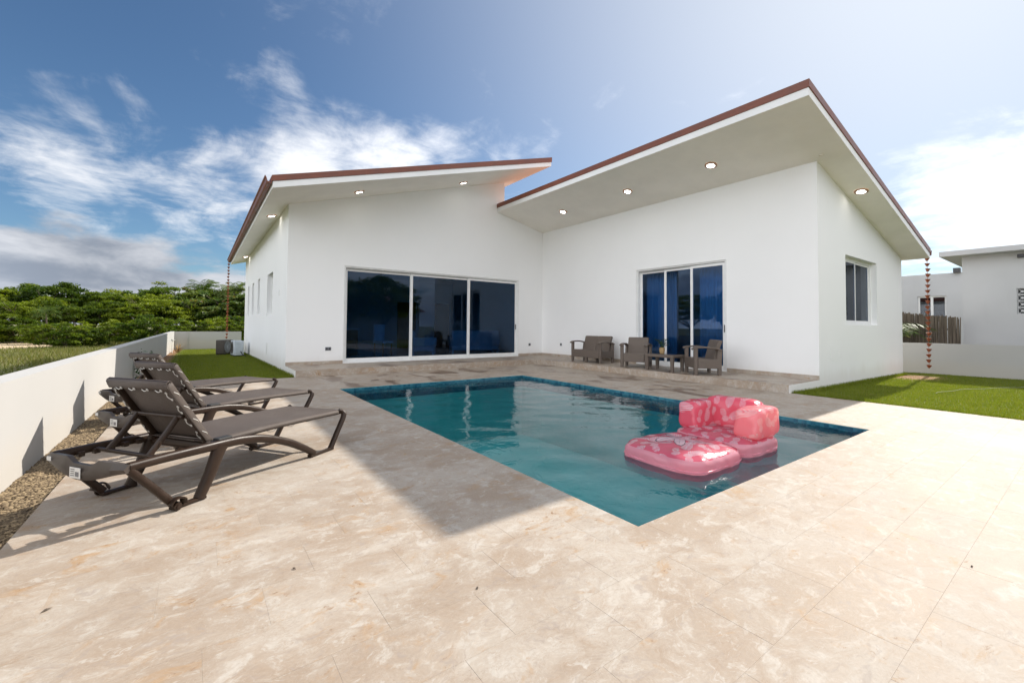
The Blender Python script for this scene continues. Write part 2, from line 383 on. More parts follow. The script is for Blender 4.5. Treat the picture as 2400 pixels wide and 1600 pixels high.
m, t = mat('cane'); p = pos(t)
n = t.noise(t.vmath('MULTIPLY', p, (40.0, 40.0, 1.2)), 1.0, 4, 0.6)
c = t.mix(t.ramp(n, 0.3, 0.7), (0.060, 0.047, 0.035), (0.20, 0.165, 0.125))
finish(t, t.node('ShaderNodeBsdfPrincipled', i_Base_Color=c, i_Roughness=0.85))

# pink vinyl with printed colour
simple('pink_seam', (0.80, 0.28, 0.36), 0.4)
m, t = mat('pink_vinyl')
at = t.node('ShaderNodeAttribute', attribute_name='print')
p = objc(t); wr = t.noise(t.vmath('MULTIPLY', p, (1.0, 1.0, 0.6)), 9.0, 4, 0.6, 0.6)
nb = t.bump(wr, 0.35, 0.02)
pb = t.node('ShaderNodeBsdfPrincipled', i_Base_Color=at.outputs['Color'], i_Roughness=0.18, i_Normal=nb)
pb.inputs['Specular IOR Level'].default_value = 0.55
pb.inputs['Coat Weight'].default_value = 0.5; pb.inputs['Coat Roughness'].default_value = 0.08
tl = t.node('ShaderNodeBsdfTranslucent', i_Color=t.mix(1.0, at.outputs['Color'], (1.1, 0.95, 0.95), 'MULTIPLY'))
mx = t.node('ShaderNodeMixShader', i_Fac=0.48); t.l.new(pb.outputs[0], mx.inputs[1]); t.l.new(tl.outputs[0], mx.inputs[2]); finish(t, mx)

# ------------------------------------------------------------------ mesh helpers
class MB:
    def __init__(s): s.v = []; s.f = []
    def add(s, v, f):
        o = len(s.v); s.v += [tuple(a) for a in v]; s.f += [tuple(i + o for i in q) for q in f]; return s
    def box(s, a, b):
        (x0, y0, z0), (x1, y1, z1) = a, b
        x0, x1 = min(x0, x1), max(x0, x1); y0, y1 = min(y0, y1), max(y0, y1); z0, z1 = min(z0, z1), max(z0, z1)
        return s.add([(x0,y0,z0),(x1,y0,z0),(x1,y1,z0),(x0,y1,z0),(x0,y0,z1),(x1,y0,z1),(x1,y1,z1),(x0,y1,z1)],
                     [(0,3,2,1),(4,5,6,7),(0,1,5,4),(1,2,6,5),(2,3,7,6),(3,0,4,7)])
    def prism(s, poly, lo, hi, axis='y'):
        # poly: 2-D points counter-clockwise; extruded along the axis
        n = len(poly)
        def P(p, h): return (p[0], h, p[1]) if axis == 'y' else ((h, p[0], p[1]) if axis == 'x' else (p[0], p[1], h))
        v = [P(p, lo) for p in poly] + [P(p, hi) for p in poly]
        f = [tuple(range(n)), tuple(range(2 * n - 1, n - 1, -1))]
        for i in range(n):
            k = (i + 1) % n; f.append((i, i + n, k + n, k))
        return s.add(v, f)
    def tube(s, pts, rad, n=8, up=(0, 0, 1), caps=True, sq=1.0):
        # rad: number, list, or list of (half width, half height); sq<1 squares the section
        pts = [Vector(p) for p in pts]; rings = []; up0 = Vector(up)
        for i, p in enumerate(pts):
            d = (pts[min(i + 1, len(pts) - 1)] - pts[max(i - 1, 0)]).normalized()
            u = up0 - d * up0.dot(d)
            if u.length < 1e-3: u = Vector((1, 0, 0)) - d * d.x
            u.normalize(); r = d.cross(u)
            q = rad[i] if isinstance(rad, list) else rad
            rw, rh = q if isinstance(q, tuple) else (q, q)
            ring = []
            for k in range(n):
                a = 2 * math.pi * (k + 0.5) / n; ca, sa = math.cos(a), math.sin(a)
                ca = math.copysign(abs(ca) ** sq, ca); sa = math.copysign(abs(sa) ** sq, sa)
                ring.append(p + r * ca * rw + u * sa * rh)
            rings.append(ring)
        v = [q for r_ in rings for q in r_]; f = []
        for i in range(len(rings) - 1):
            for k in range(n):
                a = i * n + k; b = i * n + (k + 1) % n; f.append((a, b, b + n, a + n))
        if caps: f += [tuple(range(n - 1, -1, -1)), tuple(range(len(v) - n, len(v)))]
        return s.add(v, f)
    def lathe(s, prof, c=(0, 0, 0), n=20, caps=True):
        v = []; f = []
        for (r_, z) in prof:
            for k in range(n):
                a = 2 * math.pi * k / n; v.append((c[0] + r_ * math.cos(a), c[1] + r_ * math.sin(a), c[2] + z))
        for i in range(len(prof) - 1):
            for k in range(n):
                a = i * n + k; b = i * n + (k + 1) % n; f.append((a, b, b + n, a + n))
        if caps: f += [tuple(range(n - 1, -1, -1)), tuple(range(len(v) - n, len(v)))]
        return s.add(v, f)
    def xf(s, M): s.v = [tuple(M @ Vector(p)) for p in s.v]; return s
    def build(s, name, m, parent=None, smooth=False, bevel=0.0, fix=True):
        me = bpy.data.meshes.new(name); me.from_pydata(s.v, [], s.f); me.validate(); 
        if fix:
            import bmesh
            bm = bmesh.new(); bm.from_mesh(me); bmesh.ops.recalc_face_normals(bm, faces=bm.faces); bm.to_mesh(me); bm.free()
        me.materials.append(MAT[m])
        if smooth: me.polygons.foreach_set('use_smooth', [True] * len(me.polygons))
        o = bpy.data.objects.new(name, me); col.objects.link(o); o.parent = parent
        if bevel:
            bv = o.modifiers.new('bevel', 'BEVEL'); bv.width = bevel; bv.segments = 2; bv.limit_method = 'ANGLE'; bv.angle_limit = R(40)
        if smooth:
            try: me.set_sharp_from_angle(angle=R(50))
            except Exception: pass
        return o

def np_mesh(name, verts, faces, m, parent=None, lv=None, smooth=False):
    """numpy quads/tris; lv = value per face stored as a face attribute."""
    me = bpy.data.meshes.new(name); k = faces.shape[1]; nf = len(faces)
    me.vertices.add(len(verts)); me.vertices.foreach_set('co', verts.astype(np.float32).ravel())
    me.loops.add(nf * k); me.loops.foreach_set('vertex_index', faces.astype(np.int32).ravel())
    me.polygons.add(nf); me.polygons.foreach_set('loop_start', np.arange(0, nf * k, k, dtype=np.int32))
    if lv is not None:
        a = me.attributes.new('lv', 'FLOAT', 'FACE'); a.data.foreach_set('value', lv.astype(np.float32))
    if smooth: me.polygons.foreach_set('use_smooth', np.ones(nf, dtype=bool))
    me.update(calc_edges=True); me.validate()
    me.materials.append(MAT[m])
    o = bpy.data.objects.new(name, me); col.objects.link(o); o.parent = parent
    return o

def tag(o, label=None, cat=None, group=None, kind=None):
    if label: o['label'] = label
    if cat: o['category'] = cat
    if group: o['group'] = group
    if kind: o['kind'] = kind
    return o
def empty(name, loc=(0, 0, 0), rz=0.0):
    o = bpy.data.objects.new(name, None); col.objects.link(o); o.location = loc; o.rotation_euler = (0, 0, rz); o.empty_display_size = 0.2; return o
def copy_tree(o, parent=None):
    c = o.copy(); col.objects.link(c); c.parent = parent
    for ch in list(o.children): copy_tree(ch, c)
    return c

def grid_wall(xs, zs, top, skip, to3, thick):
    """wall in (x, z) cells with openings; the top row follows top(x); to3(x, z, depth) -> world."""
    vid = {}; V = []; F = []
    def vert(i, k, d):
        key = (i, k, d)
        if key not in vid:
            z = zs[k] if k < len(zs) else top(xs[i]); vid[key] = len(V); V.append(to3(xs[i], z, thick * d))
        return vid[key]
    nx, nz = len(xs) - 1, len(zs)
    solid = lambda i, k: 0 <= i < nx and 0 <= k < nz and (i, k) not in skip
    for i in range(nx):
        for k in range(nz):
            if not solid(i, k): continue
            for d in (0, 1): F.append(tuple(vert(a, b, d) for a, b in ((i, k), (i + 1, k), (i + 1, k + 1), (i, k + 1))))
            for (di, dk, e) in ((-1, 0, ((i, k), (i, k + 1))), (1, 0, ((i + 1, k), (i + 1, k + 1))), (0, -1, ((i, k), (i + 1, k))), (0, 1, ((i, k + 1), (i + 1, k + 1)))):
                if not solid(i + di, k + dk): F.append((vert(*e[0], 0), vert(*e[1], 0), vert(*e[1], 1), vert(*e[0], 1)))
    return MB().add(V, F)

# ------------------------------------------------------------------ main dimensions (metres, inner corner of the house = origin)
ST = 0.155                                   # terrace height
AX = -8.583                                  # outer left corner
DX0, DX1, DT = -7.169, -1.115, 2.864         # wide sliding door
EY0, EY1, ET = -4.257, -6.917, 2.895         # bedroom sliding door
LY = -8.826                                  # end of the right wing
EX = 6.276
HX = -1.77                                   # clerestory wall
PX0, PX1, PY0, PY1 = -8.222, -3.844, -3.793, -10.612
WATER = -0.066
sR = (3.2415 - 5.1785) / (6.435 + 2.073)
sL = (6.4209 - 4.1505) / (9.178 - 1.2198)
zR = lambda x: 5.1785 + sR * (x + 2.073)     # soffit planes
zL = lambda x: 4.1505 + sL * (x + 9.178)
BK = 12.3                                    # back of the house
TH = 0.2

# ------------------------------------------------------------------ ground
def sheet(name, pts, m, z=None):
    mb = MB(); v = [(p[0], p[1], p[2] if len(p) > 2 else z) for p in pts]
    mb.add(v, [tuple(range(len(v)))]); o = mb.build(name, m, fix=False); o['kind'] = 'structure'; return o
# the field goes round the plot; the plot itself is left open so that the pool can sink into it
mbf = MB()
for (x0, y0, x1, y1) in ((-900, -900, 900, -16.5), (-900, 19.6, 900, 900), (-900, -16.5, -11.6, 19.6), (7.45, -16.5, 900, 19.6)):
    mbf.add([(x0, y0, -0.32), (x1, y0, -0.32), (x1, y1, -0.32), (x0, y1, -0.32)], [(0, 1, 2, 3)])
fo = mbf.build('field', 'field_soil', fix=False); tag(fo, 'rough grassy field with a bare sandy patch beyond the garden wall', 'ground', kind='structure')

lawnR = sheet('lawn', [(-1.4, -16.5, -0.03), (7.45, -16.5, -0.10), (7.45, 0, -0.12), (-1.4, 0, -0.03)], 'lawn_soil')
tag(lawnR, 'mown lawn to the right of the house, running to the low white wall', 'lawn')
lawnL = sheet('lawn', [(-11.6, -1.40, -0.02), (AX, -1.40, -0.02), (AX, 19.6, -0.30), (-11.6, 19.6, -0.30)], 'lawn_soil')
tag(lawnL, 'narrow mown lawn between the left garden wall and the house', 'lawn')
lawnB = sheet('lawn', [(AX, BK, -0.2), (7.45, BK, -0.2), (7.45, 19.6, -0.3), (AX, 19.6, -0.3)], 'lawn_soil')
tag(lawnB, 'strip of lawn behind the house', 'lawn')

# ------------------------------------------------------------------ deck
DKX0, DKX1, DKY0, DKY1 = -11.23, -1.40, -16.5, -1.40
mb = MB()
for (x0, y0, x1, y1) in ((DKX0, DKY0, DKX1, PY1), (DKX0, PY0, DKX1, DKY1), (DKX0, PY1, PX0, PY0), (PX1, PY1, DKX1, PY0)):
    mb.add([(x0, y0, -0.0007), (x1, y0, -0.0007), (x1, y1, -0.0007), (x0, y1, -0.0007)], [(0, 1, 2, 3)])
deck = mb.build('pool_deck', 'grout', fix=False)
tag(deck, 'pale travertine deck laid round the pool', 'deck', kind='structure')
slabs = []
j0 = math.floor((DKY0 - Y0) / CW); j1 = math.ceil((DKY1 - Y0) / CW)
for j in range(j0, j1):
    ya, yb = Y0 + j * CW, Y0 + (j + 1) * CW
    off = ((j * 0.37) % 1.0) * SL
    for (a, b) in ((max(ya, DKY0), min(yb, PY1)), (max(ya, PY1), min(yb, PY0)), (max(ya, PY0), min(yb, DKY1))):
        if b - a < 0.01: continue
        inpool = a >= PY1 - 1e-6 and b <= PY0 + 1e-6
        for (xa, xb) in (((DKX0, PX0), (PX1, DKX1)) if inpool else ((DKX0, DKX1),)):
            i = math.floor((xa - off) / SL)
            while off + i * SL < xb:
                p, q = max(xa, off + i * SL), min(xb, off + (i + 1) * SL); i += 1
                if q - p > 0.01: slabs.append((p, q, a, b))
def slab_area(s):
    pr = [project((x, y, 0)) for x, y in ((s[0], s[2]), (s[1], s[2]), (s[1], s[3]), (s[0], s[3]))]
    if any(p is None for p in pr): return 0
    xs = [p[0] for p in pr]; ys = [p[1] for p in pr]
    if max(xs) < 0 or min(xs) > 2400 or min(ys) > 1600: return 0
    a = 0
    for k in range(4): a += xs[k] * ys[(k + 1) % 4] - xs[(k + 1) % 4] * ys[k]
    return abs(a) / 2
slabs.sort(key=slab_area, reverse=True)
random.seed(3)
G = 0.0004
def slab_geo(wd, dp):
    x, y, c = wd / 2 - G, dp / 2 - G, 0.0005
    v = [(-x, -y, -0.02), (x, -y, -0.02), (x, y, -0.02), (-x, y, -0.02), (-x, -y, -c), (x, -y, -c), (x, y, -c), (-x, y, -c),
         (-x + c, -y + c, 0), (x - c, -y + c, 0), (x - c, y - c, 0), (-x + c, y - c, 0)]
    f = [(0, 1, 5, 4), (1, 2, 6, 5), (2, 3, 7, 6), (3, 0, 4, 7), (4, 5, 9, 8), (5, 6, 10, 9), (6, 7, 11, 10), (7, 4, 8, 11), (8, 9, 10, 11)]
    return v, f
meshes = {}; rest = MB(); count = 0
for s in slabs:
    wd, dp = s[1] - s[0], s[3] - s[2]; c = ((s[0] + s[1]) / 2, (s[2] + s[3]) / 2); dz = random.uniform(-0.0001, 0.0001)
    v, f = slab_geo(wd, dp)
    if count < 300 and slab_area(s) > 0:
        key = (round(wd, 4), round(dp, 4))
        if key not in meshes:
            me = bpy.data.meshes.new('slab'); me.from_pydata(v, [], f); me.materials.append(MAT['deck_stone']); meshes[key] = me
        o = bpy.data.objects.new('slab', meshes[key]); col.objects.link(o); o.parent = deck; o.location = (c[0], c[1], dz); count += 1
    else: rest.add([(a[0] + c[0], a[1] + c[1], a[2] + dz) for a in v], f)
o = rest.build('slab_paving', 'deck_stone', deck, fix=False); o['kind'] = 'stuff'

# ------------------------------------------------------------------ terrace
mb = MB()
mb.box((AX, -1.448, -0.3), (-1.467, 0.0, ST)); mb.box((-1.467, LY, -0.3), (0.0, 0.0, ST - 0.0001))
terr = MB()
terr.prism([(AX, -1.446), (-1.465, -1.446), (-1.465, LY), (0, LY), (0, 0), (AX, 0)], -0.3, ST, 'z').build('terrace', 'terrace_stone')
terr = bpy.data.objects['terrace']; tag(terr, 'raised travertine terrace along both walls of the house', 'terrace', kind='structure')
# riser facing stones
random.seed(5)
x = AX + 0.004
while x < -1.47:
    e = min(x + random.choice((0.61, 0.61, 0.75, 0.5)), -1.468)
    MB().box((x, -1.462, -0.002), (e - 0.003, -1.447, ST - 0.004)).build('riser_stone', 'riser_stone', terr); x = e
y = -1.468
while y > LY + 0.01:
    e = max(y - random.choice((0.61, 0.61, 0.75, 0.5)), LY)
    MB().box((-1.481, y, -0.002), (-1.466, e + 0.003, ST - 0.004)).build('riser_stone', 'riser_stone', terr); y = e
# white painted ends of the terrace
MB().box((AX - 0.004, -1.462, -0.25), (AX - 0.0005, -0.001, ST - 0.003)).build('end_face', 'wall_white', terr)
MB().box((-1.478, LY - 0.004, -0.25), (-0.002, LY - 0.0005, ST - 0.003)).build('end_face', 'wall_white', terr)

# ------------------------------------------------------------------ pool
pool = empty('swimming_pool', (0, 0, 0)); tag(pool, 'rectangular pool of teal water let into the travertine deck', 'swimming pool', kind='structure')
PD = -1.45
mb = MB()
mb.add([(PX0, PY1, PD), (PX1, PY1, PD), (PX1, PY0, PD), (PX0, PY0, PD)], [(0, 1, 2, 3)])
for a, b in (((PX0, PY1), (PX1, PY1)), ((PX1, PY1), (PX1, PY0)), ((PX1, PY0), (PX0, PY0)), ((PX0, PY0), (PX0, PY1))):
    mb.add([(a[0], a[1], PD), (b[0], b[1], PD), (b[0], b[1], -0.005), (a[0], a[1], -0.005)], [(0, 1, 2, 3)])
mb.build('basin', 'pool_plaster', pool, fix=False)
# waterline mosaic: small tiles, joined
vs_, fs_ = [], []
mt = MB(); T = 0.05; g = 0.0025
def tile_row(a, b, nrm):
    L_ = math.hypot(b[0] - a[0], b[1] - a[1]); n = int(L_ / T); dxy = ((b[0] - a[0]) / L_, (b[1] - a[1]) / L_)
    for k in range(n):
        for r_ in range(5):
            z1 = -0.012 - r_ * T - g; z0 = z1 - T + 2 * g
            s0, s1 = k * T + g, (k + 1) * T - g
            p = lambda s, z, d: (a[0] + dxy[0] * s + nrm[0] * d, a[1] + dxy[1] * s + nrm[1] * d, z)
            v = [p(s0, z0, 0.001), p(s1, z0, 0.001), p(s1, z1, 0.001), p(s0, z1, 0.001),
                 p(s0 + .002, z0 + .002, 0.005), p(s1 - .002, z0 + .002, 0.005), p(s1 - .002, z1 - .002, 0.005), p(s0 + .002, z1 - .002, 0.005)]
            mt.add(v, [(4, 5, 6, 7), (0, 1, 5, 4), (1, 2, 6, 5), (2, 3, 7, 6), (3, 0, 4, 7)])
tile_row((PX0, PY0), (PX1, PY0), (0, -1)); tile_row((PX1, PY0), (PX1, PY1), (-1, 0))
tile_row((PX0, PY1), (PX0, PY0), (1, 0)); tile_row((PX1, PY1), (PX0, PY1), (0, 1))
for (a_, b_, n_) in (((PX0, PY0), (PX1, PY0), (0, -1)), ((PX1, PY0), (PX1, PY1), (-1, 0)), ((PX0, PY1), (PX0, PY0), (1, 0)), ((PX1, PY1), (PX0, PY1), (0, 1))):
    q_ = lambda p_, z_: (p_[0] + n_[0] * 0.0006, p_[1] + n_[1] * 0.0006, z_)
    mt.add([q_(a_, -0.27), q_(b_, -0.27), q_(b_, -0.008), q_(a_, -0.008)], [(0, 1, 2, 3)])
o = mt.build('waterline_tile', 'mosaic', pool, fix=False); o['kind'] = 'stuff'
# water
nx, ny = 90, 140
gx, gy = np.meshgrid(np.linspace(PX0 + .0005, PX1 - .0005, nx), np.linspace(PY1 + .0005, PY0 - .0005, ny))
gz = WATER + 0.0022 * np.sin(gx * 9.1 + 1.7 * np.sin(gy * 3.3)) + 0.0020 * np.sin(gy * 11.3 + gx * 4.1 + 1.3 * np.sin(gx * 5.1))
V = np.stack([gx, gy, gz], -1).reshape(-1, 3)
idx = np.arange(nx * ny).reshape(ny, nx)
F = np.stack([idx[:-1, :-1], idx[:-1, 1:], idx[1:, 1:], idx[1:, :-1]], -1).reshape(-1, 4)
np_mesh('water', V, F, 'water', pool, smooth=True)
# return inlet fitting on the near left wall
MB().lathe([(0.04, 0), (0.04, 0.012), (0.02, 0.016)], n=14).xf(Matrix.Translation((PX0 + 0.002, -8.4, -0.36)) @ Matrix.Rotation(R(90), 4, 'Y')).build('inlet_fitting', 'frame_white', pool)

# ------------------------------------------------------------------ house
house = empty('house', (0, 0, 0)); tag(house, 'white L-shaped bungalow with sloping red-edged roofs behind the pool', 'house')
front = lambda x, z, d: (x, d, z)
grid_wall([AX, DX0, DX1, HX] if False else [AX, DX0, HX], [-0.3, ST, DT], lambda x: zL(x) + 0.02, {(1, 1)}, front, TH).build('front_wall', 'wall_white', house)
grid_wall([HX, DX1, 0.0], [-0.3, ST, DT], lambda x: zR(x) + 0.02, {(0, 1)}, front, TH).build('front_wall', 'wall_white', house)
LW = [(2.64, 3.95, 1.49, 2.84), (6.05, 6.75, 1.60, 2.92), (8.2, 8.9, 1.60, 2.92), (10.2, 10.8, 1.60, 2.92)]
ys = [TH, 2.64, 3.95, 6.05, 6.75, 8.2, 8.9, 10.2, 10.8, BK]
grid_wall(ys, [-0.4, 1.49, 1.60, 2.84, 2.92], lambda y: zL(AX) + 0.01, {(1, 1), (1, 2), (3, 2), (3, 3), (5, 2), (5, 3), (7, 2), (7, 3)},
          lambda y, z, d: (AX + d, y, z), TH).build('side_wall', 'wall_white', house)
grid_wall([0.0, EY0, EY1, LY][::-1], [-0.3, ST, ET], lambda y: zR(0) + 0.005, {(1, 1)}, lambda y, z, d: (d, y, z), TH).build('pool_wall', 'wall_white', house)
RWX0, RWX1, RWZ0, RWZ1 = 1.62, 3.92, 1.31, 2.92
grid_wall([TH, RWX0, RWX1, EX], [-0.4, RWZ0, RWZ1], lambda x: zR(x) + 0.01, {(1, 1)}, lambda x, z, d: (x, LY + d, z), TH).build('gable_wall', 'wall_white', house)
MB().box((EX - TH, LY + TH, -0.4), (EX, BK, 3.28)).build('far_wall', 'wall_white', house)
MB().prism([(AX + TH, -0.4), (HX, -0.4), (HX, zL(HX)), (AX + TH, zL(AX + TH))], BK - TH, BK - 0.001).build('back_wall', 'wall_white', house)
MB().prism([(HX, -0.4), (EX - TH, -0.4), (EX - TH, zR(EX - TH)), (HX, zR(HX))], BK - TH, BK).build('back_wall', 'wall_white', house)
MB().box((HX - TH, TH, 4.6), (HX - 0.001, BK - TH, zL(HX) - 0.02)).build('clerestory_wall', 'wall_white', house)
# skirting of honed travertine
sk = MB().box((AX, -0.014, ST), (DX0, -0.001, ST + 0.085)); sk.build('skirting', 'riser_stone', house)
MB().box((DX1, -0.014, ST), (-0.015, -0.001, ST + 0.085)).build('skirting', 'riser_stone', house)
MB().box((-0.014, EY0, ST), (-0.001, -0.001, ST + 0.085)).build('skirting', 'riser_stone', house)
MB().box((-0.014, LY, ST), (-0.001, EY1, ST + 0.085)).build('skirting', 'riser_stone', house)

# roofs: white slab, red cap, gutters
LX0, LX1, LY0, LYB = -9.178, -1.22, -1.85, 12.9
RX0, RX1, RY0, RYB = -2.073, 6.435, -9.41, 12.9
rl = MB().prism([(LX0, zL(LX0)), (LX1, zL(LX1)), (LX1, zL(LX1) + 0.14), (LX0, zL(LX0) + 0.14)], LY0, LYB).build('living_roof', 'soffit_bounce', house)
e = 0.018
MB().prism([(LX0 - e, zL(LX0) + 0.1405), (LX1 + e, zL(LX1) + 0.1405), (LX1 + e, zL(LX1) + 0.29), (LX0 - e, zL(LX0) + 0.27)], LY0 - e, LYB + e).build('roof_edge', 'roof_red', rl)
rr = MB()
pr = [(RX0, zR(RX0)), (RX1, zR(RX1)), (RX1, zR(RX1) + 0.14), (RX0, zR(RX0) + 0.14)]
rr.prism(pr, RY0, -0.001)
rr.prism([(HX + 0.001, zR(HX)), (RX1, zR(RX1)), (RX1, zR(RX1) + 0.14), (HX + 0.001, zR(HX) + 0.14)], -0.001, RYB)
rr = rr.build('bedroom_roof', 'soffit_bounce', house)
cap = MB()
cap.prism([(RX0 - e, zR(RX0) + 0.1405), (RX1 + e, zR(RX1) + 0.1405), (RX1 + e, zR(RX1) + 0.27), (RX0 - e, zR(RX0) + 0.275)], RY0 - e, -0.002)
cap.prism([(HX + 0.001, zR(HX) + 0.1405), (RX1 + e, zR(RX1) + 0.1405), (RX1 + e, zR(RX1) + 0.27), (HX + 0.001, zR(HX) + 0.275)], -0.002, RYB)
cap.build('roof_edge', 'roof_red', rr)
for r_ in (rl, rr):
    r_.data.materials.append(MAT['fascia_white'])
    for f_ in r_.data.polygons:
        if f_.normal.z > -0.5: f_.material_index = 1  # only the undersides keep the bounce-tinted cream
# barrel tile sheet lying inside the red edges
def tiles(x0, x1, y0, y1, zf, name, par):
    n = int((y1 - y0) / 0.06); yy = np.linspace(y0, y1, n); zz_ = 0.03 * np.abs(np.sin((yy - y0) / 0.36 * math.pi))
    xx = np.linspace(x0, x1, 24)
    V = np.array([(a, b, zf(a) + c + 0.004 + 0.02 * ((k % 2))) for k, a in enumerate(xx) for b, c in zip(yy, zz_)])
    idx = np.arange(len(xx) * n).reshape(len(xx), n)
    F = np.stack([idx[:-1, :-1], idx[1:, :-1], idx[1:, 1:], idx[:-1, 1:]], -1).reshape(-1, 4)
    np_mesh(name, V, F, 'roof_tile', par)
tiles(LX0 + 0.1, LX1 - 0.1, LY0 + 0.1, LYB - 0.1, lambda x: zL(x) + 0.285, 'tile_sheet', rl)
tiles(RX0 + 0.1, RX1 - 0.1, RY0 + 0.1, -0.1, lambda x: zR(x) + 0.285, 'tile_sheet', rr)
tiles(HX + 0.1, RX1 - 0.1, -0.1, RYB - 0.1, lambda x: zR(x) + 0.285, 'tile_sheet', rr)
# gutter: ogee box section along the two low eaves
def gutter(xe, ze, sgn, y0, y1, par):
    pf = [(0.0, -0.02), (0.07, -0.02), (0.095, 0.01), (0.11, 0.075), (0.135, 0.10), (0.135, 0.13), (0.125, 0.13), (0.10, 0.085), (0.085, 0.02), (0.012, -0.008), (0.012, 0.13), (0.0, 0.13)]
    MB().prism([(xe + sgn * a, ze + b) for a, b in pf], y0, y1).build('gutter', 'roof_red', par)
gutter(LX0 - e - 0.001, zL(LX0) + 0.11, -1, LY0 - e, LYB + e, rl)
gutter(RX1 + e + 0.001, zR(RX1) + 0.10, 1, RY0 - e, RYB + e, rr)

# sliding doors ------------------------------------------------
def bar(mb, u0, u1, z0, z1, d0, d1, to3):
    a, b = to3(u0, z0, d0), to3(u1, z1, d1); mb.box(a, b)
def sliding_door(u0, u1, z0, z1, mull, to3, handle_u, name='sliding_door'):
    mb = MB(); fw = 0.055
    sgn = 1 if u1 > u0 else -1
    bar(mb, u0, u0 + sgn * fw, z0, z1, 0.02, 0.16, to3); bar(mb, u1 - sgn * fw, u1, z0, z1, 0.0201, 0.1599, to3)
    bar(mb, u0 + sgn * fw, u1 - sgn * fw, z1 - 0.05, z1, 0.02, 0.16, to3); bar(mb, u0 + sgn * fw, u1 - sgn * fw, z0, z0 + 0.035, 0.02, 0.16, to3)
    # proud trim line round the opening
    bar(mb, u0 - sgn * 0.004, u0 + sgn * 0.018, z0, z1 + 0.004, -0.008, 0.0199, to3); bar(mb, u1 - sgn * 0.018, u1 + sgn * 0.004, z0, z1 + 0.004, -0.008, 0.0199, to3)
    bar(mb, u0 + sgn * 0.018, u1 - sgn * 0.018, z1 - 0.018, z1 + 0.004, -0.0079, 0.0199, to3)
    fr = mb.build(name, 'frame_white', house)
    mb = MB(); bar(mb, u0 + sgn * fw, u1 - sgn * fw, z1 - 0.075, z1 - 0.0501, 0.045, 0.15, to3); mb.build('track', 'track_grey', fr)
    us = [u0 + sgn * fw] + list(mull) + [u1 - sgn * fw]
    for k in range(3):
        a, b = us[k], us[k + 1]; ov = 0.055; d0 = 0.05 + 0.036 * (2 - k); d1 = d0 + 0.034
        if k > 0: a -= sgn * ov
        if k < 2: b += sgn * ov * 0.0
        s = MB(); sw = 0.068
        bar(s, a, a + sgn * sw, z0 + 0.037, z1 - 0.066, d0, d1, to3); bar(s, b - sgn * sw, b, z0 + 0.037, z1 - 0.066, d0, d1, to3)
        bar(s, a + sgn * sw, b - sgn * sw, z0 + 0.037, z0 + 0.125, d0, d1, to3); bar(s, a + sgn * sw, b - sgn * sw, z1 - 0.135, z1 - 0.066, d0, d1, to3)
        s.build('sash', 'frame_white', fr)
        g_ = MB(); bar(g_, a + sgn * sw * 0.9, b - sgn * sw * 0.9, z0 + 0.12, z1 - 0.13, d0 + 0.012, d0 + 0.020, to3); g_.build('pane', 'glass_blue', fr)
    for hu in handle_u:
        h_ = MB(); bar(h_, hu - 0.012, hu + 0.012, z0 + 0.95, z0 + 1.13, 0.03, 0.05, to3); h_.build('handle', 'outlet_dark', fr)
    return fr
sliding_door(DX0, DX1, ST, DT, [-5.12, -3.115], front, [-1.21])
sliding_door(EY0, EY1, ST, ET, [-5.185, -5.99], lambda u, z, d: (d, u, z), [-6.84])

# windows ------------------------------------------------------
def window(u0, u1, z0, z1, to3, d=0.13, parts=2, glassm='glass_grey', fw=0.05, slat=False):
    mb = MB()
    sgn = 1 if u1 > u0 else -1
    bar(mb, u0, u0 + sgn * fw, z0, z1, d, d + 0.06, to3); bar(mb, u1 - sgn * fw, u1, z0, z1, d, d + 0.06, to3)
    bar(mb, u0 + sgn * fw, u1 - sgn * fw, z0, z0 + fw, d, d + 0.06, to3); bar(mb, u0 + sgn * fw, u1 - sgn * fw, z1 - fw, z1, d, d + 0.06, to3)
    fr = mb.build('window', 'frame_white', house)
    L_ = (u1 - u0) - 2 * sgn * fw
    for k in range(parts):
        a = u0 + sgn * fw + L_ * k / parts; b = a + L_ / parts; dd = d + 0.004 + 0.024 * k
        s = MB(); q = 0.045
        bar(s, a, a + sgn * q, z0 + fw, z1 - fw, dd, dd + 0.022, to3); bar(s, b - sgn * q, b, z0 + fw, z1 - fw, dd, dd + 0.022, to3)
        bar(s, a + sgn * q, b - sgn * q, z0 + fw, z0 + fw + q, dd, dd + 0.022, to3); bar(s, a + sgn * q, b - sgn * q, z1 - fw - q, z1 - fw, dd, dd + 0.022, to3)
        s.build('sash', 'frame_white', fr)
        g_ = MB(); bar(g_, a + sgn * q, b - sgn * q, z0 + fw + q, z1 - fw - q, dd + 0.008, dd + 0.014, to3); g_.build('pane', glassm, fr)
    return fr
rw = window(RWX0, RWX1, RWZ0, RWZ1, lambda u, z, d: (u, LY + d, z), 0.13, 2, 'glass_blue', 0.06)
for k, (a, b, c_, d_) in enumerate(LW):
    window(a, b, c_, d_, lambda u, z, d: (AX + d, u, z), 0.12, 2 if k == 0 else 1, 'glass_grey', 0.04)
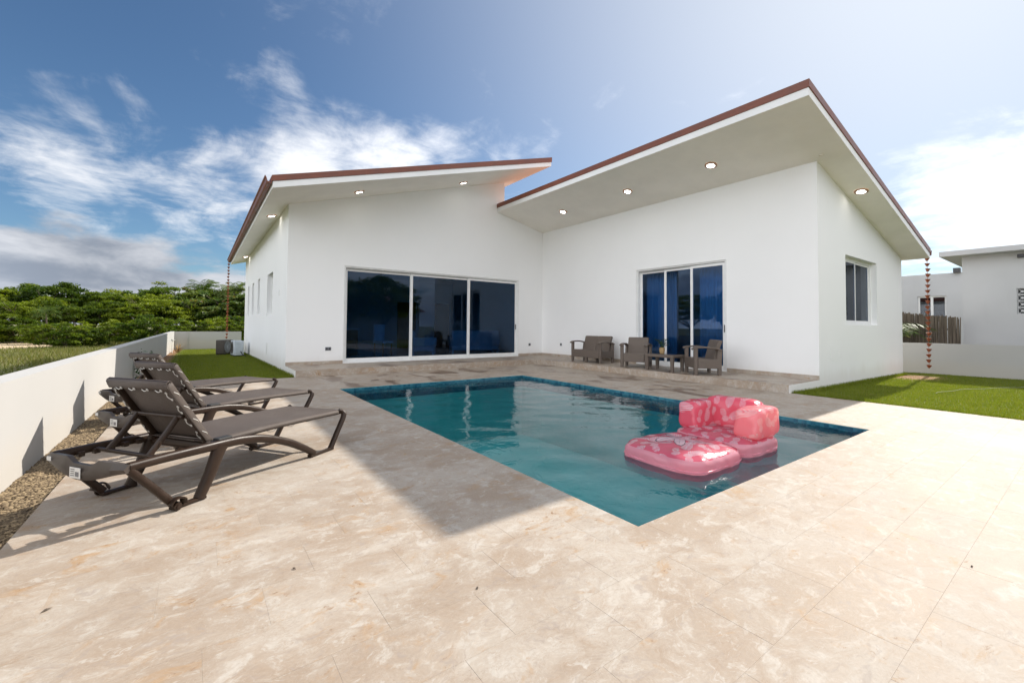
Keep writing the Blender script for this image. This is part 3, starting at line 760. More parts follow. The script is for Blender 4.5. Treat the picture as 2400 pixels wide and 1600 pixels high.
# blank cover plates and outlets on the walls
MB().box((AX - 0.012, 1.25, 2.02), (AX - 0.0005, 1.34, 2.18)).build('cover_plate', 'frame_white', house, bevel=0.003)
MB().box((AX - 0.012, 3.6, 0.25), (AX - 0.0005, 3.85, 0.62)).build('cover_plate', 'frame_white', house, bevel=0.003)
MB().box((0.62, LY - 0.006, 0.55), (0.92, LY - 0.0005, 0.86)).build('cover_plate', 'wall_white', house, bevel=0.003)
MB().box((1.12, LY - 0.006, 0.58), (1.32, LY - 0.0005, 0.80)).build('cover_plate', 'wall_white', house, bevel=0.003)
def outlet(x, z, to3, w_=0.13):
    mb = MB(); bar(mb, x - w_ / 2, x + w_ / 2, z - 0.045, z + 0.045, -0.014, -0.0005, to3); o = mb.build('outlet', 'outlet_grey', house, bevel=0.004)
    for s_ in ((-1, 1) if w_ > 0.1 else (0,)):
        m2 = MB(); bar(m2, x + s_ * w_ * 0.24 - 0.022, x + s_ * w_ * 0.24 + 0.022, z - 0.028, z + 0.028, -0.017, -0.0141, to3); m2.build('socket', 'outlet_dark', o)
outlet(-7.551, 0.566, front, 0.15); outlet(-0.60, 0.557, front, 0.09); outlet(-1.035, 0.586, lambda u, z, d: (d, u, z), 0.09)
MB().lathe([(0.045, 0), (0.045, 0.012), (0.0, 0.014)], (0, 0, 0), 16, False).xf(Matrix.Translation((-0.19, -8.97, zR(-0.19) - 0.0145))).build('cover_disc', 'soffit_bounce', rr)

# soffit lights ------------------------------------------------
def soffit_light(x, y, plane, slope, label, i):
    o = empty('soffit_light', (x, y, plane(x))); o.rotation_euler = (0, -math.atan(slope), 0)
    tag(o, label, 'light', 'round lights set in the soffits')
    MB().lathe([(0.085, -0.024), (0.105, -0.030), (0.132, -0.018), (0.135, -0.001)], n=32, caps=False).build('trim_ring', 'lamp_ring', o, True)
    MB().lathe([(0.0, -0.0225), (0.06, -0.0225), (0.090, -0.021), (0.092, -0.002)], n=32, caps=False).build('diffuser', 'lamp_glow', o, True)
soffit_light(-0.95, -2.13, zR, sR, 'lit round soffit light over the pool-side terrace, the one nearest the inner corner', 0)
soffit_light(-0.97, -4.72, zR, sR, 'lit round soffit light above the glass door with blue curtains, middle of the three', 1)
soffit_light(-0.98, -7.08, zR, sR, 'lit round soffit light over the terrace, largest, nearest the high roof corner', 2)
soffit_light(1.68, -9.12, zR, sR, 'lit round soffit light above the window in the right end wall', 3)
soffit_light(-7.01, -0.71, zL, sL, 'lit round soffit light above the left end of the wide glass door', 4)
soffit_light(-3.79, -0.63, zL, sL, 'lit round soffit light above the middle of the wide glass door, under the rising roof', 5)
soffit_light(-8.82, 1.3, zL, sL, 'lit round soffit light under the left eave near the front house corner', 6)
soffit_light(-8.74, 10.41, zL, sL, 'small lit soffit light under the left eave at the far back corner', 7)

# rain chains ---------------------------------------------------
def rain_chain(x, y, ztop, n, pitch, label, seed):
    o = empty('rain_chain', (x, y, ztop - n * pitch - 0.02)); tag(o, label, 'rain chain')
    z0 = ztop - n * pitch - 0.02
    cup = MB()
    prof = [(0.022, 0.0), (0.026, 0.004), (0.045, 0.05), (0.064, 0.085), (0.061, 0.085), (0.042, 0.05), (0.02, 0.008)]
    cup.lathe(prof, n=8, caps=False)
    cm = None; random.seed(seed)
    for k in range(n):
        zc = ztop - (k + 1) * pitch - z0
        if cm is None:
            c = cup.build('cup', 'copper', o); cm = c.data
        else:
            c = bpy.data.objects.new('cup', cm); col.objects.link(c); c.parent = o
        c.location = (random.uniform(-.006, .006), random.uniform(-.006, .006), zc)
        c.rotation_euler = (random.uniform(-.14, .14), random.uniform(-.14, .14), random.uniform(0, 3))
    MB().tube([(0, 0, 0.0), (0.003, 0, (ztop - z0) * 0.5), (0, 0, ztop - z0 + 0.02)], 0.005, 6, up=(1, 0, 0)).build('link_wire', 'copper', o)
rain_chain(6.52, -9.335, zR(RX1) + 0.09, 21, 0.153, 'copper cup rain chain hanging from the right roof corner over the lawn', 1)
rain_chain(-9.27, 12.75, zL(LX0) + 0.09, 24, 0.155, 'copper cup rain chain hanging from the left eave far behind the loungers', 2)

# ------------------------------------------------------------------ rooms behind the glass
room = empty('interior_shell', (-4.5, 4.0, 0.0)); room['kind'] = 'structure'
def rbox(name, a, b, m):
    s = [c - d for c, d in zip(a, (-4.5, 4.0, 0))]; e_ = [c - d for c, d in zip(b, (-4.5, 4.0, 0))]
    return MB().box(s, e_).build(name, m, room)
rbox('floor', (AX + TH, 0.18, -0.2), (EX - TH, BK - TH, ST - 0.01), 'interior_tile')
rbox('floor', (TH - 0.02, LY + TH, -0.2), (EX - TH, 0.18, ST - 0.011), 'interior_tile')
rbox('partition', (AX + TH, 7.0, ST), (HX, 7.12, 4.3), 'interior_white')
rbox('partition', (HX, TH, ST), (HX + 0.12, 3.4, 4.6), 'interior_white') if False else None
rbox('partition', (0.0, TH, ST), (0.12, 7.0, 4.4), 'interior_white')
rbox('partition', (HX, 7.0, ST), (EX - TH, 7.12, 3.3), 'interior_white')
rbox('partition', (2.9, LY + TH, ST), (3.0, 0.1, 3.9), 'interior_white')
rbox('partition', (TH, -0.1, ST), (2.9, 0.1, 4.2), 'interior_white')
rbox('partition', (-6.2, 4.6, ST), (-6.05, 7.0, 4.2), 'interior_white')
rbox('inner_door', (-2.9, 6.94, ST), (-2.0, 6.999, 2.3), 'wood_brown'); rbox('inner_door', (-1.0, 6.94, ST), (-0.2, 6.999, 2.3), 'wood_brown')
def sofa(x, y, rz, wd, label, cat, name):
    o = empty(name, (x, y, ST - 0.01), rz); tag(o, label, cat)
    d = 0.85
    for sx in (-1, 1):
        for sy in (-1, 1): MB().box((sx * (wd / 2 - 0.09) - 0.035, sy * (d / 2 - 0.07) - 0.035, 0), (sx * (wd / 2 - 0.09) + 0.035, sy * (d / 2 - 0.07) + 0.035, 0.14)).build('leg', 'sofa_fabric', o)
    MB().box((-wd / 2 + 0.05, -d / 2 + 0.03, 0.14), (wd / 2 - 0.05, d / 2 - 0.03, 0.32)).build('base', 'sofa_fabric', o, bevel=0.02)
    n = 1 if wd < 1.2 else 3
    for k in range(n):
        a = -wd / 2 + 0.17 + (wd - 0.34) * k / n; MB().box((a + 0.005, -d / 2 + 0.02, 0.322), (a + (wd - 0.34) / n - 0.005, d / 2 - 0.2, 0.47)).build('cushion', 'sofa_fabric', o, bevel=0.04)
    MB().prism([(d / 2 - 0.2, 0.32), (d / 2 - 0.02, 0.32), (d / 2 + 0.06, 0.88), (d / 2 - 0.06, 0.90)], -wd / 2 + 0.05, wd / 2 - 0.05, 'x').build('backrest', 'sofa_fabric', o, bevel=0.03)
    for sx in (-1, 1): MB().box((sx * (wd / 2) - 0.06 - sx * 0.06, -d / 2, 0.30), (sx * (wd / 2) + 0.06 - sx * 0.06, d / 2 - 0.05, 0.62)).build('armrest', 'sofa_fabric', o, bevel=0.04)
sofa(-1.55, 2.35, R(160), 1.95, 'pale three-seat sofa seen from behind through the right pane of the wide glass door', 'sofa', 'sofa')
sofa(-3.55, 2.6, R(60), 0.95, 'pale armchair seen through the middle pane of the wide glass door', 'armchair', 'armchair')
o = empty('kitchen_island', (-6.6, 3.6, ST - 0.01)); tag(o, 'brown wooden island counter seen through the left pane of the wide glass door', 'counter')
MB().box((-0.8, -0.35, 0.0), (0.8, 0.35, 0.9)).build('cabinet', 'wood_brown', o, bevel=0.01); MB().box((-0.86, -0.4, 0.901), (0.86, 0.4, 0.94)).build('worktop', 'sofa_fabric', o, bevel=0.005)
o = empty('dining_chair', (-5.15, 2.5, ST - 0.01), R(25)); tag(o, 'tall upholstered dining chair behind the left pane of the wide glass door', 'chair')
for sx in (-1, 1):
    for sy in (-1, 1): MB().box((sx * 0.2 - 0.02, sy * 0.2 - 0.02, 0), (sx * 0.2 + 0.02, sy * 0.2 + 0.02, 0.44)).build('leg', 'wood_brown', o)
MB().box((-0.24, -0.24, 0.44), (0.24, 0.24, 0.52)).build('seat', 'sofa_fabric', o, bevel=0.02); MB().box((-0.24, 0.17, 0.521), (0.24, 0.24, 1.1)).build('backrest', 'sofa_fabric', o, bevel=0.02)
def curtain(y0, y1, x, label):
    n = 120; mbc = MB(); v = []; f = []
    for k in range(n + 1):
        y_ = y0 + (y1 - y0) * k / n; xx = x + 0.035 * math.sin(k * 0.62) + 0.012 * math.sin(k * 0.21 + 1)
        v += [(xx, y_, ST + 0.03), (xx * 1.0 + 0.004 * math.sin(k), y_, 3.0)]
    for k in range(n): f.append((2 * k, 2 * k + 2, 2 * k + 3, 2 * k + 1))
    o = mbc.add(v, f).build('curtain', 'curtain', None, True, fix=False)
    sm = o.modifiers.new('solid', 'SOLIDIFY'); sm.thickness = 0.004
    tag(o, label, 'curtain')
curtain(EY0 - 0.05, -5.32, 0.42, 'long curtain hanging behind the left pane of the terrace glass door')
curtain(-5.98, EY1 - 0.05, 0.42, 'long curtain hanging behind the right pane of the terrace glass door')

# ------------------------------------------------------------------ garden walls
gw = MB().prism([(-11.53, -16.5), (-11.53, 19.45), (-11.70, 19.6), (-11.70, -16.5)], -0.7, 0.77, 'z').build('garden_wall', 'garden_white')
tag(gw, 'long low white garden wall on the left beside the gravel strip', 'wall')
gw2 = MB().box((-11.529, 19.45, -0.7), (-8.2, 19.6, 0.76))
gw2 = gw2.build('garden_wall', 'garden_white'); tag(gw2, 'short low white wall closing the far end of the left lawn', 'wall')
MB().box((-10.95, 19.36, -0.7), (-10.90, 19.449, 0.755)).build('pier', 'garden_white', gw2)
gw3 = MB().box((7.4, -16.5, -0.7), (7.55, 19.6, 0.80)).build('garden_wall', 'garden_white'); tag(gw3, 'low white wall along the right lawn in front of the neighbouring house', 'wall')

# ------------------------------------------------------------------ gravel strip
rng = np.random.default_rng(4)
gb = sheet('gravel_bed', [(-11.53, -16.5), (DKX0, -16.5), (DKX0, -1.4), (-11.53, -1.4)], 'gravel_bed', -0.045)
gb['label'] = 'bed of the gravel strip along the left wall'
def pebbles(n, x0, x1, y0, y1, z):
    c = np.stack([rng.uniform(x0, x1, n), rng.uniform(y0, y1, n), z + rng.uniform(-0.004, 0.012, n)], 1)
    r = rng.uniform(0.006, 0.014, (n, 1)) * np.array([[1.0, 1.0, 0.65]]) * rng.uniform(0.75, 1.3, (n, 3))
    base = np.array([[1,0,0],[0.3,0.95,0],[-0.9,0.5,0],[-0.8,-0.6,0],[0.35,-0.95,0],[0,0,1],[0,0,-0.6]])
    a = rng.uniform(0, 6.28, n); ca, sa = np.cos(a), np.sin(a)
    b = base[None] * r[:, None, :]
    bx = b[..., 0] * ca[:, None] - b[..., 1] * sa[:, None]; by = b[..., 0] * sa[:, None] + b[..., 1] * ca[:, None]
    V = np.stack([bx, by, b[..., 2]], -1) + c[:, None, :]
    tri = np.array([[k, (k + 1) % 5, 5] for k in range(5)])
    F = (tri[None] + (np.arange(n) * 7)[:, None, None]).reshape(-1, 3)
    lv = np.repeat(rng.uniform(0, 1, n) ** 1.3, 5)
    return np_mesh('gravel', V.reshape(-1, 3), F, 'pebble', None, lv)
g1 = pebbles(22000, -11.528, DKX0 - 0.004, -9.6, -1.45, -0.03)
tag(g1, 'brown pebble gravel between the left wall and the deck', 'gravel', kind='stuff')

# ------------------------------------------------------------------ grass
def grass(name, pts, zf, hmin, hmax, wd, m, label, lean=0.5, lvf=None):
    n = len(pts); a = rng.uniform(0, 6.28, n); h = rng.uniform(hmin, hmax, n); w_ = wd * rng.uniform(0.6, 1.3, n)
    z = zf(pts); base = np.stack([pts[:, 0], pts[:, 1], z - 0.01], 1)
    dx_, dy_ = np.cos(a), np.sin(a); b = rng.uniform(0, 6.28, n); l_ = lean * h * rng.uniform(0.2, 1, n)
    v0 = base + np.stack([dx_ * w_, dy_ * w_, 0 * w_], 1); v1 = base - np.stack([dx_ * w_, dy_ * w_, 0 * w_], 1)
    v2 = base + np.stack([np.cos(b) * l_, np.sin(b) * l_, h], 1)
    V = np.stack([v0, v1, v2], 1).reshape(-1, 3); F = np.arange(3 * n).reshape(-1, 3)
    o = np_mesh(name, V, F, m, None, rng.uniform(0, 1, n)); tag(o, label, 'grass', kind='stuff'); return o
n = 150000
p = np.stack([rng.uniform(-1.38, 7.38, n), rng.uniform(-13.2, LY - 0.01, n)], 1)
dist = np.hypot(p[:, 0] * 0.55 - 3.0, p[:, 1] + 9.25)
keep = rng.uniform(0, 1, n) < np.clip((dist - 0.25) / 0.6, 0.06, 1)
p = p[keep]
zRl = lambda q: -0.03 - 0.09 * (q[:, 0] + 1.4) / 8.85
grass('grass', p, zRl, 0.025, 0.055, 0.005, 'lawn_grass', 'bright mown grass on the right lawn beside the house')
pe = np.stack([rng.uniform(-1.40, -1.25, 5000), rng.uniform(-13.2, LY - 0.01, 5000)], 1)
pe2 = np.stack([rng.uniform(-1.38, 6.2, 6000), rng.uniform(LY - 0.12, LY - 0.01, 6000)], 1)
grass('grass', np.concatenate([pe, pe2]), zRl, 0.05, 0.11, 0.005, 'lawn_grass', 'longer untrimmed grass along the edge of the right lawn')
n = 110000
p = np.stack([rng.uniform(-11.5, AX - 0.01, n), -1.39 + 20.8 * rng.uniform(0, 1, n) ** 1.6], 1)
keep = rng.uniform(0, 1, n) < np.clip((p[:, 0] + 11.35) / 0.5, 0.05, 1); p = p[keep]
zLl = lambda q: -0.02 - 0.28 * (q[:, 1] + 1.4) / 21.0
grass('grass', p, zLl, 0.025, 0.06, 0.006, 'lawn_grass', 'shaded mown grass on the left lawn behind the loungers')
pe = np.stack([AX - rng.uniform(0, 0.1, 5000), rng.uniform(-1.38, 12, 5000)], 1)
grass('grass', pe, zLl, 0.05, 0.13, 0.006, 'lawn_grass', 'ragged grass growing along the foot of the left house wall')
n = 90000
u = rng.uniform(0, 1, n); yy = 1.0 + 58 * u ** 0.8; xx = -11.8 - rng.uniform(0, 1, n) * (6 + 0.55 * yy + 4)
p = np.stack([xx, yy - 6], 1)
sd_ = np.hypot(p[:, 0] * 0.55 + 12.6, p[:, 1] * 0.32 - 9.9)
p = p[(sd_ > 2.9) | (rng.uniform(0, 1, n) < 0.03)]
fz = lambda q: np.full(len(q), -0.32)
cl = np.array([mnoise.noise((a * 0.22, b * 0.22, 0.0)) for a, b in p])
p1 = p[cl < 0.12]; p2 = p[cl >= 0.12]
grass('grass', p1, fz, 0.06, 0.24, 0.014, 'field_grass', 'dry field grass beyond the left garden wall', 0.8)
grass('grass', p2, fz, 0.08, 0.32, 0.018, 'field_grass', 'taller tufts of weeds scattered over the field', 0.7)

# ------------------------------------------------------------------ trees
def leaves(c, size, nrm_up=0.35, aspect=0.5):
    """rhombic leaf quads at centres c (n,3); returns verts, faces."""
    n = len(c); d = rng.normal(size=(n, 3)); d[:, 2] = d[:, 2] * 0.6 - 0.15; d /= np.linalg.norm(d, axis=1, keepdims=True)
    up = rng.normal(size=(n, 3)); up[:, 2] = np.abs(up[:, 2]) + nrm_up * 3; up /= np.linalg.norm(up, axis=1, keepdims=True)
    s = np.cross(up, d); s /= np.linalg.norm(s, axis=1, keepdims=True) + 1e-6
    L_ = (size * rng.uniform(0.6, 1.35, n))[:, None]; W_ = L_ * aspect
    nrm = np.cross(d, s)
    V = np.stack([c - d * L_ * 0.5, c + s * W_ * 0.5 + nrm * L_ * 0.06, c + d * L_ * 0.5, c - s * W_ * 0.5 + nrm * L_ * 0.06], 1).reshape(-1, 3)
    return V, np.arange(4 * n).reshape(-1, 4)
def make_tree(seed, H, Wd, style, leafm, nleaf, lsize):
    global rng
    rng = np.random.default_rng(seed); rd = random.Random(seed)
    root = empty('tree', (0, 0, 0))
    # limbs
    tips = []; mb = MB()
    hb = H * (0.12 if style == 'bush' else 0.26)
    nst = 3 if style == 'bush' else rd.choice((1, 2))
    for s_ in range(nst):
        a0 = rd.uniform(0, 6.28); lean = 0.08 * H if nst > 1 else 0.03 * H
        b0 = Vector((math.cos(a0) * 0.1 * nst, math.sin(a0) * 0.1 * nst, -0.1)); b1 = Vector((math.cos(a0) * lean, math.sin(a0) * lean, hb))
        mb.tube([b0, b0.lerp(b1, .5) + Vector((rd.uniform(-.08, .08), rd.uniform(-.08, .08), 0)), b1], [0.022 * H, 0.019 * H, 0.015 * H], 7)
        nb_ = 5 if style != 'bush' else 4
        for k in range(nb_):
            a = a0 + 6.28 * k / nb_ + rd.uniform(-.5, .5); rr_ = Wd * 0.5 * rd.uniform(0.45, 0.85); zt = H * rd.uniform(0.5, 0.86)
            e1 = Vector((math.cos(a) * rr_, math.sin(a) * rr_, zt)); md = b1.lerp(e1, .5) + Vector((0, 0, -0.04 * H if style == 'umbrella' else 0.03 * H))
            mb.tube([b1, md, e1], [0.013 * H, 0.009 * H, 0.004 * H], 6); tips += [e1, md.lerp(e1, .5)]
            for q in range(2):
                f_ = e1 + Vector((rd.uniform(-1, 1), rd.uniform(-1, 1), rd.uniform(-.2, .8))) * Wd * 0.15
                mb.tube([md.lerp(e1, .5), f_], [0.006 * H, 0.003 * H], 5); tips.append(f_)
    mb.build('trunk', 'bark', root, True)
    # clumps of foliage
    clumps = []
    nc = 84 if style != 'bush' else 60
    for k in range(nc):
        a = rd.uniform(0, 6.28)
        if style == 'umbrella':
            r_ = Wd * 0.5 * math.sqrt(rd.uniform(0, 1)); z = H * (0.93 - 0.42 * (r_ / (Wd * .5)) ** 2.2) - abs(rd.gauss(0, 1)) * H * 0.13; cr = (0.115 * Wd * rd.uniform(.5, 1.1), 0.05 * H * rd.uniform(.7, 1.5))
        elif style == 'bush':
            r_ = Wd * 0.5 * math.sqrt(rd.uniform(0, 1)) * 0.88; z = H * max(0.08, rd.uniform(0.05, 0.95) * math.sqrt(max(0.05, 1 - (r_ / (Wd * .5)) ** 2))); cr = (0.12 * Wd * rd.uniform(.5, 1.1), 0.10 * H * rd.uniform(.7, 1.3))
        else:
            ph = rd.uniform(-0.6, 1.0); r_ = Wd * 0.5 * math.sqrt(max(0, 1 - ph * ph)) * rd.uniform(0.5, 1); z = H * (0.58 + 0.34 * ph); cr = (0.115 * Wd * rd.uniform(.5, 1.15), 0.07 * H * rd.uniform(.7, 1.4))
        clumps.append((math.cos(a) * r_, math.sin(a) * r_, z, *cr))
    for tp in tips: clumps.append((tp.x, tp.y, tp.z, 0.08 * Wd, 0.055 * H))
    C_ = np.array(clumps); wgt = C_[:, 3] ** 2; pick = rng.choice(len(C_), nleaf, p=wgt / wgt.sum())
    d = rng.normal(size=(nleaf, 3)); d /= np.linalg.norm(d, axis=1, keepdims=True); d[:, 2] = np.where(d[:, 2] < -0.35, -d[:, 2], d[:, 2])
    rad = rng.uniform(0.0, 1, nleaf) ** 0.42
    # ragged clump outlines
    wob = 1 + 0.28 * np.sin(d[:, 0] * 5 + pick) * np.cos(d[:, 1] * 6 + pick * 1.7)
    c = C_[pick, :3] + d * (rad * wob)[:, None] * np.stack([C_[pick, 3], C_[pick, 3], C_[pick, 4]], 1)
    c[:, 2] = np.maximum(c[:, 2], 0.05)
    V, F = leaves(c, np.full(nleaf, lsize))
    lvc = rng.uniform(0, 1, len(C_))
    lv = 0.45 * lvc[pick] + 0.55 * rng.uniform(0, 1, nleaf)
    np_mesh('crown', V, F, leafm, root, lv)
    return root

def make_palm(seed, H, nf, fl, m='leaf_palm'):
    rd = random.Random(seed); root = empty('palm', (0, 0, 0))
    if H > 0.6:
        pts = [Vector((0.05 * H * (k / 6) ** 2, 0, H * k / 6 - 0.05)) for k in range(7)]
        MB().tube(pts, [0.16 - 0.01 * k for k in range(7)], 9).build('trunk', 'bark', root, True); top = pts[-1]
    else: top = Vector((0, 0, max(H, 0.1)))
    V = []; F = []; st = MB()
    for k in range(nf):
        a = 2.4 * k + rd.uniform(-.3, .3); el0 = R(rd.uniform(15, 82)); dirh = Vector((math.cos(a), math.sin(a), 0)); ns = 16
        pts = []; p_ = top.copy(); e_ = el0
        for s_ in range(ns + 1):
            pts.append(p_.copy()); p_ = p_ + (dirh * math.cos(e_) + Vector((0, 0, math.sin(e_)))) * (fl / ns); e_ -= R(rd.uniform(4.5, 7.5))
        st.tube(pts, [0.018 * (1 - 0.8 * s_ / ns) for s_ in range(ns + 1)], 4, up=(0.3, 0.2, 1))
        side = dirh.cross(Vector((0, 0, 1)))
        for s_ in range(2, ns):
            for q in range(2):
                for sg in (-1, 1):
                    b = pts[s_].lerp(pts[min(s_ + 1, ns)], q * 0.5); ll = fl * 0.27 * math.sin(math.pi * (0.12 + 0.82 * s_ / ns)) + 0.03
                    tip = b + side * sg * ll * 0.86 + dirh * ll * 0.35 + Vector((0, 0, -ll * rd.uniform(0.15, 0.55))); mid = b.lerp(tip, .5) + Vector((0, 0, 0.05 * ll))
                    wv_ = (pts[min(s_ + 1, ns)] - pts[s_]).normalized() * 0.022 * fl * 0.5
                    o_ = len(V); V += [tuple(b), tuple(mid + wv_), tuple(tip), tuple(mid - wv_)]; F.append((o_, o_ + 1, o_ + 2, o_ + 3))
    st.build('frond_stem', 'leaf_palm', root, True)
    np_mesh('fronds', np.array(V), np.array(F), m, root, np.random.default_rng(seed).uniform(0, 1, len(F)))
    return root

PROTO = {
    'umbrella_a': make_tree(11, 6.2, 8.5, 'umbrella', 'leaf_mid', 15000, 0.24),
    'umbrella_b': make_tree(12, 6.0, 7.5, 'umbrella', 'leaf_dark', 14000, 0.24),
    'round_a': make_tree(13, 6.0, 6.0, 'round', 'leaf_dark', 14000, 0.24),
    'round_b': make_tree(14, 5.6, 5.6, 'round', 'leaf_mid', 13000, 0.25),
    'grape': make_tree(15, 5.4, 6.0, 'round', 'leaf_grape', 6500, 0.36),
    'bush_a': make_tree(16, 2.6, 4.2, 'bush', 'leaf_mid', 9000, 0.20),
    'bush_b': make_tree(17, 2.2, 3.6, 'bush', 'leaf_dark', 8000, 0.20),
    'palm': make_palm(18, 5.4, 22, 2.4),
}
LOOK = {'umbrella_a': 'bright green spreading tree', 'umbrella_b': 'dark layered spreading tree', 'round_a': 'dense dark round tree', 'round_b': 'mid-green round tree',
        'grape': 'pale large-leaved sea grape tree', 'bush_a': 'bright leafy bush', 'bush_b': 'dark leafy bush', 'palm': 'tall thin palm'}
ORD = ['first', 'second', 'third', 'fourth', 'fifth', 'sixth', 'seventh', 'eighth', 'ninth', 'tenth', 'eleventh', 'twelfth', 'thirteenth', 'fourteenth', 'fifteenth', 'sixteenth', 'seventeenth', 'eighteenth', 'nineteenth', 'twentieth']
used = set()
def plant(kind, x, y, s, rz, label, group, zs=1.0):
    pr_ = PROTO[kind]
    o = pr_ if kind not in used else copy_tree(pr_)
    used.add(kind); o.location = (x, y, -0.34); o.rotation_euler = (0, 0, rz); o.scale = (s, s, s * zs)
    o.name = {'bush_a': 'bush', 'bush_b': 'bush', 'palm': 'palm_tree'}.get(kind, 'tree')
    tag(o, label, 'bush' if 'bush' in kind else ('palm' if kind == 'palm' else 'tree'), group); return o
def polar(az, d): return CL.x + math.cos(R(az)) * d, CL.y + math.sin(R(az)) * d
# rows of the wood, listed by azimuth (left to right in the picture = falling azimuth)
back = [(107, 62, 'round_a', 1.0), (104.6, 60, 'umbrella_a', 0.93), (102.3, 62, 'round_b', 1.0), (100.2, 58, 'umbrella_b', 1.10), (98.4, 57, 'round_a', 1.06), (96.6, 60, 'umbrella_b', 1.10),
        (94.6, 58, 'umbrella_a', 1.04), (92.8, 57, 'umbrella_a', 1.06), (91.0, 61, 'round_b', 1.12), (89.2, 57, 'grape', 1.10), (87.2, 60, 'round_a', 1.05), (85.4, 57, 'grape', 1.06), (83.5, 60, 'round_b', 1.05)]
mid = [(106, 53, 'round_b', 0.72), (103.6, 52, 'umbrella_a', 0.62), (101.4, 53, 'round_b', 0.70), (99.2, 51, 'umbrella_b', 0.66), (97.2, 52, 'round_a', 0.66), (95.2, 51, 'round_b', 0.76), (93.4, 50, 'umbrella_a', 0.78),
       (91.2, 51, 'grape', 0.88), (89.4, 50, 'grape', 0.92), (87.6, 50, 'round_a', 0.82), (86.0, 49, 'grape', 0.98), (84.2, 51, 'round_b', 0.9)]
low = [(105.2, 50, 'bush_b', 0.95), (103.0, 49, 'bush_a', 0.9), (101.4, 45, 'bush_b', 0.8), (99.9, 38.5, 'bush_a', 0.80), (98.5, 39, 'bush_b', 0.72), (97.2, 47, 'bush_a', 1.0), (95.7, 45, 'bush_b', 0.9), (94.2, 40, 'bush_a', 0.92),
       (92.6, 42, 'bush_b', 0.85), (91.0, 44, 'bush_a', 0.9), (89.4, 43, 'bush_b', 0.9), (87.9, 44, 'bush_a', 0.9), (86.4, 42, 'bush_b', 0.9), (84.9, 44, 'bush_a', 1.0)]
rnd = random.Random(8)
for lst, what, grp in ((back, 'in the back row of the wood', 'trees in the back row of the wood'), (mid, 'in the middle row of the wood', 'trees in the middle row of the wood'),
                       (low, 'along the front edge of the wood', 'bushes along the edge of the wood')):
    for k, (a_, d_, kind, s_) in enumerate(lst):
        x_, y_ = polar(a_, d_)
        plant(kind, x_, y_, s_ * rnd.uniform(0.82, 0.99), rnd.uniform(0, 6.28), '%s, %s from the left %s' % (LOOK[kind], ORD[k], what), grp, rnd.uniform(0.84, 1.04))
x_, y_ = polar(89.9, 58); plant('palm', x_, y_, 0.98, 1.0, 'palm top rising above the wood left of the far rain chain', 'palms in the wood')
x_, y_ = polar(86.7, 56); plant('palm', x_, y_, 0.96, 2.0, 'palm top rising above the wood between the far rain chain and the house', 'palms in the wood')
x_, y_ = polar(101.2, 46); plant('palm', x_, y_, 0.42, 2.5, 'small grey-green fan palm in front of the wood near the sandy patch', 'palms in the wood')
# trees seen only as reflections in the two glass doors
for k, (a_, d_) in enumerate(((112, 52), (120, 46), (127, 50), (134, 44), (141, 47), (147, 42), (153, 47), (159, 43), (166, 48), (172, 44))):
    x_, y_ = polar(a_, d_); plant(('round_a', 'umbrella_b', 'round_b', 'umbrella_a')[k % 4], x_, y_, 1.0 + 0.1 * (k % 3), k * 1.3, '%s of the wood, %s from the right in the terrace door reflection' % (LOOK[('round_a', 'umbrella_b', 'round_b', 'umbrella_a')[k % 4]], ORD[k]), 'trees mirrored in the terrace door')
for k, (x_, y_) in enumerate(((-3.5, -24), (-0.5, -25.5), (2.5, -24), (-8, -25), (-12, -24))):
    plant(('round_a', 'umbrella_b', 'round_b', 'umbrella_a')[k % 4], x_, y_, 0.85 + 0.1 * (k % 3), k * 1.7, '%s, %s garden tree mirrored in the wide glass door' % (LOOK[('round_a', 'umbrella_b', 'round_b', 'umbrella_a')[k % 4]], ORD[k]), 'trees mirrored in the wide door')

# ------------------------------------------------------------------ small garden things on the left
o = empty('shrub', (-11.36, 0.1, -0.05)); tag(o, 'small leafy shrub at the foot of the left wall behind the loungers', 'shrub')
rng = np.random.default_rng(61)
n = 260; c = rng.normal(size=(n, 3)) * np.array([0.10, 0.14, 0.16]) + np.array([0, 0, 0.33]); c[:, 2] = np.clip(c[:, 2], 0.05, 1); c[:, 0] = np.clip(c[:, 0], -0.14, 0.4)
V, F = leaves(c, np.full(n, 0.07)); np_mesh('foliage', V, F, 'leaf_pot', o, rng.uniform(0, 0.9, n))
MB().tube([(0, 0, 0), (0.02, 0.02, 0.3)], [0.012, 0.006], 6).tube([(0, 0, 0.1), (0.1, -0.08, 0.35)], [0.008, 0.004], 6).build('stem', 'bark', o)
o = empty('dry_plant', (-11.2, 14.6, -0.24)); tag(o, 'withered brown plant beside the far end of the left wall', 'plant')
V = []; F = []; rd = random.Random(5)
for k in range(34):
    a = rd.uniform(0, 6.28); l_ = rd.uniform(0.25, 0.6); e_ = R(rd.uniform(20, 80)); b = Vector((0, 0, 0)); tip = Vector((math.cos(a) * math.cos(e_) * l_, math.sin(a) * math.cos(e_) * l_, math.sin(e_) * l_)); s_ = Vector((-math.sin(a), math.cos(a), 0)) * 0.02
    md = b.lerp(tip, .5) + Vector((0, 0, 0.06)); o_ = len(V); V += [tuple(b), tuple(md + s_), tuple(tip), tuple(md - s_)]; F.append((o_, o_ + 1, o_ + 2, o_ + 3))
np_mesh('leaf_blades', np.array(V), np.array(F), 'dry_leaf', o)
MB().tube([(0, 0, 0), (0, 0.02, 0.2)], [0.02, 0.012], 6).build('stem', 'bark', o)
o = empty('standpipe', (-11.44, 14.9, -0.24)); tag(o, 'thin bent white standpipe against the far end of the left wall', 'pipe')
MB().tube([(0, 0, 0), (0, 0, 0.55), (0.02, 0, 0.62), (0.12, 0, 0.64)], 0.022, 8, up=(0, 1, 0)).build('pipe', 'pipe_white', o, True)
